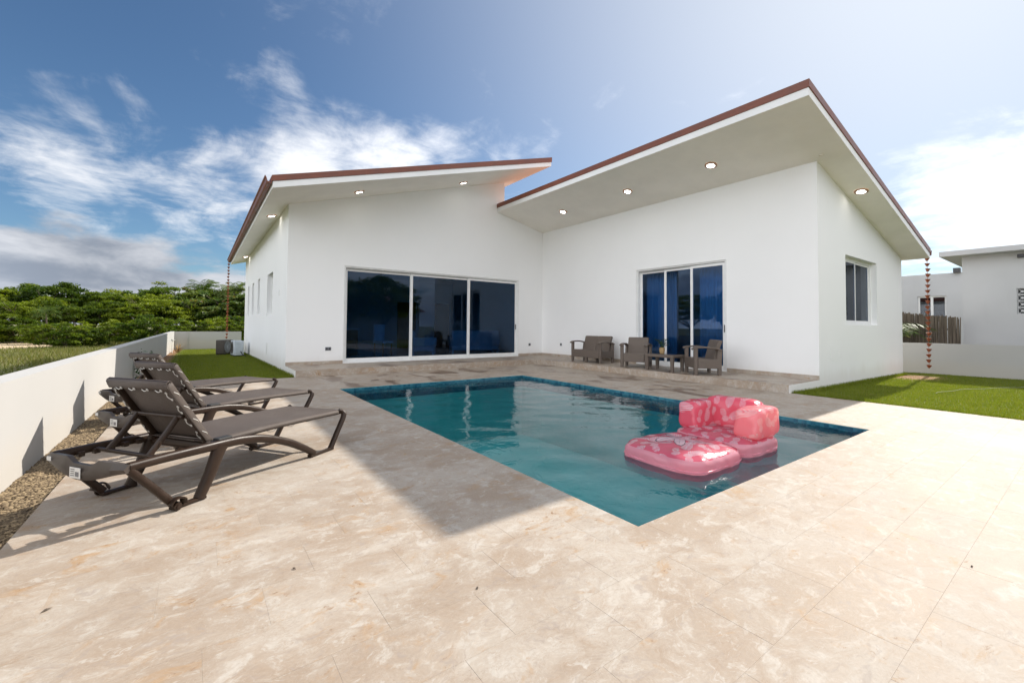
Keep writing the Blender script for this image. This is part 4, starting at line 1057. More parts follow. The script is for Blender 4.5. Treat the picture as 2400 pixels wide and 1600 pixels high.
MB().box((-0.04, -0.03, 0.6), (0.0, 0.03, 0.68)).build('valve', 'outlet_grey', o)

def ac_unit(x, y, z, rz, bm, label, dark):
    o = empty('air_conditioner', (x, y, z), rz); tag(o, label, 'air conditioner')
    W_, D_, H_ = 0.86, 0.34, 0.62
    MB().box((-W_ / 2, -D_ / 2, 0.06), (W_ / 2, D_ / 2, 0.06 + H_)).build('casing', bm, o, bevel=0.015)
    for s_ in (-1, 1): MB().box((s_ * 0.3 - 0.04, -D_ / 2 - 0.02, 0), (s_ * 0.3 + 0.04, D_ / 2 + 0.02, 0.058)).build('foot', 'rubber_black', o)
    g_ = MB()
    for r_ in (0.06, 0.11, 0.16, 0.21, 0.26):
        pts = [(-0.12 + r_ * math.cos(a), -D_ / 2 - 0.012, 0.37 + r_ * math.sin(a)) for a in np.linspace(0, 2 * math.pi, 25)]
        g_.tube(pts, 0.004, 4, up=(0, 1, 0))
    for a in np.linspace(0, math.pi, 7)[:-1]: g_.tube([(-0.12 - 0.26 * math.cos(a), -D_ / 2 - 0.014, 0.37 - 0.26 * math.sin(a)), (-0.12 + 0.26 * math.cos(a), -D_ / 2 - 0.014, 0.37 + 0.26 * math.sin(a))], 0.004, 4, up=(0, 1, 0))
    g_.build('fan_grille', 'ac_light' if dark else 'ac_dark', o)
    MB().lathe([(0.27, 0.0), (0.27, 0.004), (0.0, 0.005)], n=28, caps=False).xf(Matrix.Translation((-0.12, -D_ / 2 - 0.001, 0.37)) @ Matrix.Rotation(R(90), 4, 'X')).build('fan_recess', 'ac_dark', o)
    # louvred end with valve cover and pipes
    lv_ = MB()
    for k in range(9): lv_.box((W_ / 2, -D_ / 2 + 0.03, 0.14 + 0.055 * k), (W_ / 2 + 0.008, D_ / 2 - 0.03, 0.165 + 0.055 * k))
    lv_.build('louvre', 'ac_dark' if dark else 'ac_light', o)
    MB().tube([(W_ / 2, 0.05, 0.22), (W_ / 2 + 0.08, 0.05, 0.22), (W_ / 2 + 0.14, 0.1, 0.1), (W_ / 2 + 0.3, 0.2, 0.04)], 0.018, 7).build('pipe', 'rubber_black', o, True)
ac_unit(-9.40, 11.45, -0.19, R(62), 'ac_brown', 'dark brown air conditioner standing on the lawn at the far left house corner', True)
ac_unit(-9.02, 9.7, -0.17, R(-84), 'ac_light', 'light grey air conditioner with pipes, right of the dark one by the left wall', False)

# ------------------------------------------------------------------ neighbouring house, reed fence, palm
nb = empty('neighbour_house', (9.5, -9.6, -0.3)); tag(nb, 'flat-roofed white neighbouring house with breeze blocks beyond the right wall', 'house')
def nbox(name, a, b, m, par=nb, bevel=0.0): return MB().box([p - q for p, q in zip(a, (9.5, -9.6, -0.3))], [p - q for p, q in zip(b, (9.5, -9.6, -0.3))]).build(name, m, par, bevel=bevel)
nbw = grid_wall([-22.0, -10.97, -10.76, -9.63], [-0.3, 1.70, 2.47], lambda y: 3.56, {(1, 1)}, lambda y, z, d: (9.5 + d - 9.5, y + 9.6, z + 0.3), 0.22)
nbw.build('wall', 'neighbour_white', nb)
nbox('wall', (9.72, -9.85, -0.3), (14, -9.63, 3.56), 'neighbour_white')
nbox('room_shade_sheet', (9.9, -11.6, 1.2), (10.0, -10.3, 2.9), 'outlet_grey')  # solid grey sheet, darkness of the room put into its colour
rf = nbox('roof_slab', (9.02, -22.0, 3.562), (14.0, -9.18, 3.72), 'neighbour_white', bevel=0.004)
# breeze blocks
for k in range(4):
    z0 = 1.70 + 0.3 + k * 0.1925; S_ = 0.1905
    bl = MB(); y0 = -10.97 + 9.6 + 0.004; yc = y0 + 0.101; zc = z0 + S_ / 2; x0, x1 = 0.03, 0.12
    h_ = 0.1; tk = 0.018
    bl.box((x0, y0, z0), (x1, y0 + 0.2, z0 + tk)); bl.box((x0, y0, z0 + S_ - tk), (x1, y0 + 0.2, z0 + S_)); bl.box((x0, y0, z0 + tk), (x1, y0 + tk, z0 + S_ - tk)); bl.box((x0, y0 + 0.2 - tk, z0 + tk), (x1, y0 + 0.2, z0 + S_ - tk))
    for s1 in (-1, 1):
        for s2 in (-1, 1): bl.tube([(0.075, yc + s1 * 0.03, zc + s2 * 0.03), (0.075, yc + s1 * 0.088, zc + s2 * 0.084)], 0.012, 4, up=(1, 0, 0))
    bl.tube([(0.035, yc, zc), (0.11, yc, zc)], 0.036, 12, up=(0, 0, 1))
    bl.build('breeze_block', 'neighbour_white', nb)
fl = nbox('floodlight', (9.40, -10.93, 3.38), (9.497, -10.79, 3.48), 'outlet_dark', bevel=0.01)
# rear block of the same house
nr = empty('neighbour_house', (20, -7, -0.3)); tag(nr, 'pale rear block of the neighbouring house with a two-pane window above the reed fence', 'house')
grid_wall([-14.0, -7.66, -6.6, 2.0], [-0.3, 1.55, 2.93], lambda y: 4.05 + 0.0 * y, {(1, 1)}, lambda y, z, d: (d, y + 7, z + 0.3), 0.25).build('wall', 'neighbour_white', nr)
MB().box((0.25, -7, 0), (4, 9, 4.34)).build('room_block', 'neighbour_white', nr)
f_ = MB(); y0, y1, z0, z1 = -0.66, 0.4, 1.85, 3.23
f_.box((0.10, y0, z0), (0.16, y0 + 0.07, z1)); f_.box((0.10, y1 - 0.07, z0), (0.16, y1, z1)); f_.box((0.10, y0 + .07, z1 - 0.07), (0.16, y1 - .07, z1)); f_.box((0.10, y0 + .07, z0), (0.16, y1 - .07, z0 + 0.07)); f_.box((0.10, -0.17, z0 + .07), (0.16, -0.07, z1 - .07))
wf = f_.build('window', 'frame_white', nr)
for (a, b) in ((y0 + 0.07, -0.17), (-0.07, y1 - 0.07)): MB().box((0.125, a, z0 + 0.07), (0.135, b, z1 - 0.07)).build('pane', 'glass_grey', wf)
MB().box((0.2, y0, z0), (0.22, y1, z1)).build('blind', 'ac_brown', wf)
MB().box((-0.25, -1.2, 4.34), (0.05, -0.95, 4.56)).build('roof_lamp', 'outlet_dark', nr)

rf_ = empty('reed_fence', (8.9, -8.9, -0.3)); tag(rf_, 'weathered grey-brown reed fence behind the right garden wall', 'fence')
rd = random.Random(9); cn = MB(); y = -9.62
while y < -5.0:
    tp = 1.60 + 0.19 * (y + 9.68) / 1.4 + rd.uniform(-0.03, 0.02); r_ = rd.uniform(0.011, 0.020)
    cn.tube([(rd.uniform(-.01, .01), y + 8.9, 0.0), (rd.uniform(-.015, .015), y + 8.9 + rd.uniform(-.03, .03), min(tp, 2.2) + 0.3)], r_, 5, up=(1, 0, 0)); y += r_ * 1.75
y = -9.61
while y < -5.0:
    tp = 1.57 + 0.19 * (y + 9.68) / 1.4 + rd.uniform(-0.05, 0.02); r_ = rd.uniform(0.013, 0.020)
    cn.tube([(0.028, y + 8.9, 0.0), (0.028, y + 8.9 + rd.uniform(-.02, .02), min(tp, 2.2) + 0.3)], r_, 5, up=(1, 0, 0)); y += r_ * 1.5
o = cn.build('cane_screen', 'cane', rf_, fix=False); o['kind'] = 'stuff'
for z in (0.6, 1.5): MB().box((0.055, -0.7, z), (0.075, 3.9, z + 0.05)).build('rail', 'bark', rf_)
pm = make_palm(21, 0.5, 15, 1.5); pm.location = (8.25, -7.85, 0.62); pm.name = 'palm_plant'; tag(pm, 'young palm with light green fronds poking out behind the right house corner', 'palm')
# neighbour across the garden, seen only in the glass
nh = empty('red_roofed_house', (4.0, -34, -0.3)); tag(nh, 'red-roofed house mirrored in the left pane of the wide glass door', 'house')
MB().box((-5, -3, 0), (5, 3, 3.0)).build('wall', 'neighbour_white', nh)
MB().add([(-5.6, -3.6, 3.001), (5.6, -3.6, 3.001), (5.6, 3.6, 3.001), (-5.6, 3.6, 3.001), (-3, 0, 5.0), (3, 0, 5.0)], [(0, 1, 5, 4), (1, 2, 5), (2, 3, 4, 5), (3, 0, 4), (3, 2, 1, 0)]).build('roof', 'roof_red', nh)
# garden hose on the right lawn
rd = random.Random(2); pts = []
for k in range(60):
    x_ = 1.2 + 0.09 * k; y_ = -10.35 - 0.020 * k + 0.03 * math.sin(k * 0.5) + 0.12 * math.sin(k * 0.11)
    pts.append((x_, y_, -0.03 - 0.09 * (x_ + 1.4) / 8.85 + 0.035))
tag(MB().tube(pts, 0.0035, 6).build('garden_hose', 'hose_grey', None, True), 'thin pale hose lying across the right lawn', 'hose')

# ------------------------------------------------------------------ sun loungers
def arc(pts, n=8):
    """Catmull-Rom through pts."""
    P = [Vector(p) for p in pts]; P = [P[0] * 2 - P[1]] + P + [P[-1] * 2 - P[-2]]; out_ = []
    for i in range(1, len(P) - 2):
        for k in range(n):
            u = k / n; a, b, c, d = P[i - 1], P[i], P[i + 1], P[i + 2]
            out_.append(0.5 * ((2 * b) + (c - a) * u + (2 * a - 5 * b + 4 * c - d) * u * u + (3 * b - a - 3 * c + d) * u ** 3))
    out_.append(P[-2]); return out_
def make_lounger():
    o = empty('sun_lounger', (0, 0, 0)); Wd = 0.70
    for sd_, y in ((0, 0.0), (1, Wd)):
        iy = 1 if sd_ == 0 else -1
        # side rail: straight from the head, arched, down to the foot end
        pts = arc([(-0.265, y, 0.352), (-0.05, y, 0.350), (0.20, y, 0.343), (0.36, y, 0.338), (0.50, y, 0.327), (0.68, y, 0.292), (0.90, y, 0.212), (1.08, y, 0.118), (1.22, y, 0.030)], 6)
        k = len(pts); rad = [(0.027, 0.027 + 0.006 * math.sin(math.pi * min(1, i / (k - 1)))) for i in range(k)]
        MB().tube(pts, rad, 12, sq=0.8).build('side_rail', 'lounger_brown', o, True)
        # main leg with a swelling shoulder
        MB().tube(arc([(0.31, y, 0.335), (0.285, y, 0.27), (0.235, y, 0.15), (0.165, y, 0.012)], 5), [(0.032, 0.062), (0.032, 0.058)] + [(0.031, 0.052 - 0.0014 * i) for i in range(14)], 12, up=(1, 0, 0), sq=0.8).build('leg', 'lounger_brown', o, True)
        # raked leg from the head end to the wheel
        MB().tube([(-0.262, y, 0.338), (-0.13, y, 0.19), (0.0, y, 0.035)], [(0.026, 0.022), (0.024, 0.021), (0.026, 0.024)], 8, up=(1, 0, 1), sq=0.6).build('leg', 'lounger_brown', o, True)
        # ground runner and wheel
        MB().tube([(-0.01, y + iy * 0.004, 0.016), (0.09, y, 0.013), (0.20, y, 0.012)], [(0.026, 0.014), (0.022, 0.011), (0.028, 0.012)], 8, sq=0.5).build('runner', 'lounger_brown', o, True)
        wh = MB().lathe([(0.010, -0.013), (0.024, -0.013), (0.027, -0.007), (0.027, 0.007), (0.024, 0.013), (0.010, 0.013)], n=18).xf(Matrix.Translation((0.0, y - iy * 0.034, 0.0272)) @ Matrix.Rotation(R(90), 4, 'X'))
        whl = wh.build('wheel', 'lounger_brown', o, True)
        MB().lathe([(0.0, -0.004), (0.012, -0.004), (0.012, 0.004), (0.0, 0.004)], n=12, caps=False).xf(Matrix.Translation((0.0, y - iy * 0.049, 0.0272)) @ Matrix.Rotation(R(90), 4, 'X')).build('hub_cap', 'lounger_brown', whl, True)
        MB().tube(arc([(-0.045, y - iy * 0.035, 0.045), (-0.02, y - iy * 0.037, 0.078), (0.03, y - iy * 0.036, 0.074), (0.055, y - iy * 0.02, 0.03)], 5), (0.022, 0.006), 8, up=(0, 0, 1), sq=0.6).build('wheel_guard', 'lounger_brown', o, True)
        # foot end: runner and raked toe leg
        MB().tube([(1.17, y, 0.016), (1.30, y, 0.012), (1.46, y, 0.014)], [(0.024, 0.014), (0.020, 0.011), (0.024, 0.014)], 8, sq=0.5).build('runner', 'lounger_brown', o, True)
        MB().tube(arc([(1.435, y, 0.012), (1.53, y, 0.155), (1.615, y, 0.285), (1.625, y + iy * 0.015, 0.325), (1.59, y + iy * 0.04, 0.342)], 5), [(0.026, 0.021)] * 14 + [(0.024, 0.020)] * 7, 10, up=(1, 0, 0), sq=0.7).build('leg', 'lounger_brown', o, True)
        # hinge block
        MB().box((0.29, y + iy * 0.02 - 0.03, 0.352), (0.40, y + iy * 0.02 + 0.03, 0.385)).build('hinge', 'rubber_black', o, bevel=0.008)
        # seat frame tube under the sling
        sp = arc([(0.27, y + iy * 0.062, 0.350), (0.62, y + iy * 0.058, 0.352), (1.0, y + iy * 0.05, 0.344), (1.35, y + iy * 0.044, 0.338), (1.58, y + iy * 0.040, 0.334)], 6)
        MB().tube(sp, 0.017, 10).build('seat_rail', 'lounger_brown', o, True)
        # backrest stile and prop strut
        by = y + iy * 0.075
        MB().tube([(0.27, by, 0.372), (0.135, by, 0.585), (0.0, by, 0.797)], [(0.017, 0.024)] * 3, 10, up=(1, 0, 1), sq=0.6).build('back_stile', 'lounger_brown', o, True)
        sy = y + iy * 0.15
        MB().tube([(-0.06, sy, 0.345), (0.045, sy, 0.47), (0.115, sy, 0.565)], [(0.015, 0.018)] * 3, 8, up=(1, 0, 1), sq=0.6).build('prop', 'lounger_brown', o, True)
        # ratchet blocks inside the rail
        rk = MB()
        for q in range(5): rk.box((-0.17 + 0.085 * q, y + iy * 0.026, 0.318), (-0.135 + 0.085 * q, y + iy * 0.062, 0.352))
        rk.build('ratchet', 'lounger_brown', o, bevel=0.004)
    # crossbars
    MB().tube([(-0.06, 0.04, 0.345), (-0.06, Wd - 0.04, 0.345)], 0.014, 8).build('prop_bar', 'lounger_brown', o, True)
    MB().tube([(0.115, 0.10, 0.565), (0.115, Wd - 0.10, 0.565)], 0.014, 8).build('prop_bar', 'lounger_brown', o, True)
    MB().tube([(0.30, 0.02, 0.315), (0.30, Wd - 0.02, 0.315)], (0.022, 0.03), 8).build('crossbar', 'lounger_brown', o, True)
    MB().tube(arc([(1.59, 0.03, 0.330), (1.60, 0.12, 0.332), (1.60, Wd / 2, 0.330), (1.60, Wd - 0.12, 0.332), (1.59, Wd - 0.03, 0.330)], 5), 0.020, 10).build('toe_bar', 'lounger_brown', o, True)
    MB().tube([(1.42, 0.01, 0.02), (1.42, Wd - 0.01, 0.02)], 0.013, 8).build('crossbar', 'lounger_brown', o, True) if False else None
    # head panel: curved plate, deeper in the middle, with a hand notch
    n = 40; v = []; f = []
    for k in range(n + 1):
        u = k / n; y = -0.022 + (Wd + 0.044) * u; c = math.sin(math.pi * u)
        bulge = -0.275 - 0.030 * c ** 0.7
        lo = 0.322 - 0.068 * (c ** 1.4); hi = 0.372 + 0.008 * c
        if 0.30 < u < 0.70: hi -= 0.036 * (min(1, (u - 0.30) / 0.09, (0.70 - u) / 0.09))
        v += [(bulge - 0.010, y, lo), (bulge - 0.022, y, (lo + hi) / 2), (bulge + 0.002, y, hi), (bulge + 0.030, y, hi - 0.003), (bulge + 0.018, y, lo)]
    for k in range(n):
        for q in range(5): f.append((5 * k + q, 5 * k + (q + 1) % 5, 5 * k + 5 + (q + 1) % 5, 5 * k + 5 + q))
    f += [(0, 1, 2, 3, 4), tuple(5 * n + i for i in (4, 3, 2, 1, 0))]
    hp = MB().add(v, f).build('head_panel', 'sling_frame' if 'sling_frame' in MAT else 'lounger_brown', o, True)
    def sticker(yc, w_, z0, z1, ink):
        s = MB(); xs_ = -0.275 - 0.030 * math.sin(math.pi * (yc + 0.022) / (Wd + 0.044)) ** 0.7 - 0.0245
        s.box((xs_ - 0.001, yc - w_ / 2, z0), (xs_ + 0.001, yc + w_ / 2, z1)); st = s.build('label_sticker', 'sticker_white', hp)
        if ink:
            q = MB()
            for r_ in range(6): q.box((xs_ - 0.0018, yc - w_ / 2 + 0.012 + r_ * 0.006, z0 + 0.012), (xs_ - 0.0011, yc - w_ / 2 + 0.012 + r_ * 0.006 + 0.003, z0 + 0.040))
            for r_ in range(4): q.box((xs_ - 0.0018, yc + 0.002, z0 + 0.014 + r_ * 0.012), (xs_ - 0.0011, yc + w_ / 2 - 0.01, z0 + 0.018 + r_ * 0.012))
            q.build('sticker_print', 'sticker_ink', hp)
    sticker(0.36, 0.10, 0.268, 0.332, True); sticker(0.655, 0.040, 0.338, 0.364, False)
    # seat sling wrapped over the seat rails
    sec = [(-0.018, -0.020), (-0.023, -0.004), (-0.018, 0.013), (0.0, 0.022), (0.03, 0.021)]
    v = []; f = []; m_ = 46
    S = arc([(0.25, 0, 0.360), (0.45, 0, 0.366), (0.75, 0, 0.368), (1.05, 0, 0.362), (1.35, 0, 0.352), (1.57, 0, 0.345)], 9)
    for i, p_ in enumerate(S):
        ins = 0.062 - 0.022 * i / (len(S) - 1); row = []
        sag = 0.016 * math.sin(math.pi * i / (len(S) - 1)) ** 0.5
        for (a, b) in sec: row.append((p_.x, ins + a, p_.z - 0.012 + b))
        for q in range(1, 13): u = q / 13; row.append((p_.x, (ins + 0.03) + (Wd - 2 * ins - 0.06) * u, p_.z + 0.010 - sag * math.sin(math.pi * u)))
        for (a, b) in reversed(sec): row.append((p_.x, Wd - ins - a, p_.z - 0.012 + b))
        v += row; nr_ = len(row)
    for i in range(len(S) - 1):
        for q in range(nr_ - 1): a = i * nr_ + q; f.append((a, a + 1, a + nr_ + 1, a + nr_))
    ss = MB().add(v, f).build('seat_sling', 'sling', o, True); sm = ss.modifiers.new('solid', 'SOLIDIFY'); sm.thickness = 0.004
    MB().box((0.46, 0.18, 0.3655), (0.495, 0.235, 0.3668)).build('care_label', 'sticker_white', ss) if False else None
    # backrest sling, wrapped over stiles, with folded top
    v = []; f = []; B0 = Vector((0.285, 0, 0.362)); B1 = Vector((-0.012, 0, 0.812)); dB = (B1 - B0).normalized(); nB = Vector((dB.z, 0, -dB.x))   # nB faces the sitter
    rows = 16
    secb = [(-0.004, -0.026), (-0.020, -0.022), (-0.022, 0.004), (-0.014, 0.020), (0.03, 0.018)]
    for i in range(rows + 1):
        p_ = B0.lerp(B1, i / rows); row = []
        for (a, b) in secb: q = p_ + nB * b; row.append((q.x, 0.075 + a, q.z))
        for k in range(1, 11): u = k / 11; q = p_ + nB * (0.018 - 0.02 * math.sin(math.pi * u) * math.sin(math.pi * i / rows)); row.append((q.x, 0.105 + (Wd - 0.21) * u, q.z))
        for (a, b) in reversed(secb): q = p_ + nB * b; row.append((q.x, Wd - 0.075 - a, q.z))
        v += row; nr_ = len(row)
    for i in range(rows):
        for q in range(nr_ - 1): a = i * nr_ + q; f.append((a, a + 1, a + nr_ + 1, a + nr_))
    bs = MB().add(v, f).build('back_sling', 'sling', o, True); sm = bs.modifiers.new('solid', 'SOLIDIFY'); sm.thickness = 0.004
    # rolled hem at the top, folded back behind
    v = []; f = []
    hem = [(0.018, -0.004), (0.010, 0.012), (-0.010, 0.013), (-0.022, 0.002), (-0.028, -0.022), (-0.031, -0.048)]
    for k in range(2):
        y = 0.052 if k == 0 else Wd - 0.052
        for (a, b) in hem: q = B1 + nB * a + dB * b; v.append((q.x, y, q.z))
    for q in range(len(hem) - 1): f.append((q, q + 1, q + 1 + len(hem), q + len(hem)))
    hm = MB().add(v, f).build('hem', 'sling', bs, True); sm = hm.modifiers.new('solid', 'SOLIDIFY'); sm.thickness = 0.004
    MB().tube([tuple(B1 + Vector((0, 0.06, 0))), tuple(B1 + Vector((0, Wd - 0.06, 0)))], 0.015, 8).build('top_bar', 'lounger_brown', o, True)
    # lacing: cords looping between eyelets on the back of the sling
    lc = MB(); ey = MB()
    def loop(p_, q_, sag_):
        p_, q_ = Vector(p_), Vector(q_); md = p_.lerp(q_, .5) + sag_
        lc.tube(arc([p_, md, q_], 5), 0.0028, 5)
    def eyelet(c_, nrm_):
        z_ = Vector(nrm_).normalized(); M_ = Matrix.Translation(Vector(c_)) @ z_.to_track_quat('Z', 'Y').to_matrix().to_4x4()
        pts_ = [M_ @ Vector((0.008 * math.cos(a), 0.008 * math.sin(a), 0)) for a in np.linspace(0, 2 * math.pi, 11)]
        ey.tube(pts_, 0.0024, 5)
    bk = -nB
    for s_ in (0, 1):
        yy = lambda a: a if s_ == 0 else Wd - a
        for k in range(4):
            u0, u1 = 0.12 + 0.22 * k, 0.22 + 0.22 * k
            a = B0.lerp(B1, u0) + bk * 0.029 + Vector((0, yy(0.085), 0)); b = B0.lerp(B1, u1) + bk * 0.029 + Vector((0, yy(0.098 if k % 2 else 0.080), 0))
            loop(a, b, bk * 0.006 + Vector((0, yy(0.004) - yy(0), 0))); eyelet(a, bk); eyelet(b, bk)
            # loose cord seen outside the stile
            c = B0.lerp(B1, u0 + 0.02) + Vector((0, yy(0.043), 0)) + nB * 0.004; d = B0.lerp(B1, u1) + Vector((0, yy(0.045), 0)) - nB * 0.012
            loop(c, d, Vector((0, yy(-0.012) - yy(0), 0)))
    for k in range(4):
        y0 = 0.12 + 0.13 * k; a = B1 + nB * -0.034 + dB * -0.040; loop(a + Vector((0, y0, 0)), a + Vector((0, y0 + 0.055, 0)), -dB * 0.010 - nB * 0.004); eyelet(a + Vector((0, y0, 0)), bk)
    for s_ in (0, 1):
        for k in range(5):
            x0 = 0.55 + 0.2 * k; y = 0.05 if s_ == 0 else Wd - 0.05
            loop((x0, y, 0.332), (x0 + 0.10, y, 0.330), Vector((0, 0, -0.016)))
    lc.build('lacing_cord', 'cord_white', bs, True)['kind'] = 'stuff'; ey.build('eyelet', 'cord_white', bs, True)['kind'] = 'stuff'
    return o
simple('sling_frame', (0.065, 0.052, 0.044), 0.5, var=0.08)
lng = make_lounger()
for (x, y, a, label) in ((-10.512, -8.741, 35.96, 'brown reclined sun lounger nearest the camera, its whole frame in view'),
                         (-10.538, -7.125, 33.49, 'brown reclined sun lounger in the middle of the row of three'),
                         (-10.759, -5.438, 32.1, 'brown reclined sun lounger farthest back in the row, nearest the lawn')):
    o = lng if a == 35.96 else copy_tree(lng)
    o.location = (x, y, 0.001); o.rotation_euler = (0, 0, R(a)); tag(o, label, 'sun lounger', 'three sun loungers beside the pool')

# ------------------------------------------------------------------ terrace furniture (moulded rattan look)
def armchair(name, wd, label, cat, group, two=False):
    """local: front faces -y, feet on z=0, width along x."""
    o = empty(name); tag(o, label, cat, group); D_ = 0.60; lg = 0.15; sh = 0.375
    xs_ = [-wd / 2, wd / 2]
    for sx in (-1, 1):
        for sy in (-1, 1):
            x = sx * (wd / 2 - 0.045); y = sy * (D_ / 2 - 0.045)
            top = 0.585 if sy < 0 else lg
            MB().tube([(x, y, 0), (x, y, lg), (x, y - (0.0 if sy > 0 else 0.0), top)], [(0.034, 0.034), (0.042, 0.042), (0.042, 0.042)], 8, up=(0, 1, 0), sq=0.45).build('leg', 'rattan', o)
    if two: 
        for sy in (-1, 1): MB().box((-0.04, sy * (D_ / 2 - 0.05) - 0.035, 0), (0.04, sy * (D_ / 2 - 0.05) + 0.035, lg)).build('leg', 'rattan', o, bevel=0.008)
    MB().prism([(-D_ / 2 + 0.004, lg - 0.005), (D_ / 2 - 0.01, lg - 0.005), (D_ / 2 + 0.0, sh - 0.03), (-D_ / 2 + 0.004, sh)], -wd / 2 + 0.087, wd / 2 - 0.087, 'x').build('seat', 'rattan', o, bevel=0.015)
    for sx in (-1, 1):
        # side skirt panel below the arm and rear post
        MB().box((sx * (wd / 2 - 0.045) - 0.036, -D_ / 2 + 0.088, lg - 0.003), (sx * (wd / 2 - 0.045) + 0.036, D_ / 2 - 0.005, sh - 0.02)).build('side_panel', 'rattan', o, bevel=0.012)
        MB().tube([(sx * (wd / 2 - 0.045), D_ / 2 - 0.055, sh - 0.03), (sx * (wd / 2 - 0.045), D_ / 2 - 0.03, 0.57)], [(0.036, 0.055), (0.034, 0.045)], 8, up=(0, 1, 0), sq=0.5).build('rear_post', 'rattan', o)
        x = sx * (wd / 2 - 0.045)
        MB().tube(arc([(x, -D_ / 2 - 0.035, 0.575), (x, -D_ / 2 + 0.05, 0.605), (x, -0.02, 0.615), (x, D_ / 2 - 0.1, 0.585), (x, D_ / 2 - 0.0, 0.555)], 5), (0.054, 0.020), 10, sq=0.6).build('armrest', 'rattan', o, True)
    bk = MB(); n_ = 2 if two else 1; w0 = wd / 2 - 0.092
    for k in range(n_):
        a = -w0 + 2 * w0 * k / n_ + (0.003 if k else 0); b = -w0 + 2 * w0 * (k + 1) / n_ - (0.003 if k < n_ - 1 else 0)
        MB().prism([(D_ / 2 - 0.16, sh - 0.045), (D_ / 2 - 0.06, sh - 0.045), (D_ / 2 - 0.005, 0.62), (D_ / 2 + 0.045, 0.745), (D_ / 2 + 0.045, 0.765), (D_ / 2 - 0.02, 0.785), (D_ / 2 - 0.055, 0.765), (D_ / 2 - 0.10, 0.60)], a, b, 'x').build('backrest', 'rattan', o, bevel=0.014)
    return o
def place(o, x, y, az): o.location = (x, y, ST + 0.001); o.rotation_euler = (0, 0, R(az + 90))   # az = facing direction of the front (-y)
a2 = armchair('armchair', 0.72, 'taupe rattan armchair turned sideways at the right end of the coffee table', 'armchair', 'pair of rattan armchairs'); place(a2, -1.005, -6.868, 139)
a1 = copy_tree(a2); tag(a1, 'taupe rattan armchair facing the pool, left of the coffee table'); place(a1, -0.895, -4.945, 205)
s1 = armchair('loveseat', 1.22, 'taupe rattan two-seat sofa against the wall, left end of the terrace set', 'loveseat', None, True); place(s1, -0.72, -3.19, 180)
tb = empty('coffee_table', (-1.135, -5.965, ST + 0.001), R(90)); tag(tb, 'low taupe rattan coffee table between the two armchairs', 'table')
for sx in (-1, 1):
    for sy in (-1, 1): MB().tube([(sx * 0.345, sy * 0.205, 0), (sx * 0.345, sy * 0.205, 0.36)], [(0.034, 0.034), (0.044, 0.044)], 8, up=(0, 1, 0), sq=0.45).build('leg', 'rattan', tb)
MB().box((-0.395, -0.255, 0.335), (0.395, 0.255, 0.405)).build('frame', 'rattan', tb, bevel=0.012)
MB().box((-0.35, -0.21, 0.4055), (0.35, 0.21, 0.412)).build('table_top', 'table_top', tb, bevel=0.003)
pp = empty('potted_plant', (-1.08, -5.86, ST + 0.4145)); tag(pp, 'small green plant in a woven basket pot on the coffee table', 'plant')
MB().lathe([(0.050, 0), (0.060, 0.03), (0.067, 0.09), (0.063, 0.135), (0.066, 0.145), (0.056, 0.145), (0.052, 0.12)], n=20).build('basket_pot', 'basket', pp, True)
V = []; F = []; st = MB(); rd = random.Random(12)
for k in range(9):
    a = 0.7 * k + rd.uniform(-.3, .3); lean = rd.uniform(0.04, 0.16) if k else 0.30; hh = rd.uniform(0.14, 0.24) if k else 0.10
    if k == 0: a = R(-115)
    pts = arc([(0, 0, 0.12), (math.cos(a) * lean * 0.5, math.sin(a) * lean * 0.5, 0.12 + hh * 0.75), (math.cos(a) * lean, math.sin(a) * lean, 0.12 + hh)], 5); st.tube(pts, 0.004, 5)
    for i in range(3, len(pts)):
        for sg in (-1, 1):
            b = pts[i]; d_ = Vector((math.cos(a + sg * 1.1), math.sin(a + sg * 1.1), rd.uniform(0.0, 0.6))).normalized() * rd.uniform(0.045, 0.07); s_ = d_.cross(Vector((0, 0, 1))).normalized() * 0.018
            o_ = len(V); V += [tuple(b), tuple(b + d_ * .5 + s_), tuple(b + d_), tuple(b + d_ * .5 - s_)]; F.append((o_, o_ + 1, o_ + 2, o_ + 3))
st.build('stem', 'leaf_pot', pp, True); np_mesh('leaves', np.array(V), np.array(F), 'leaf_pot', pp, np.random.default_rng(3).uniform(0, 0.9, len(F)))

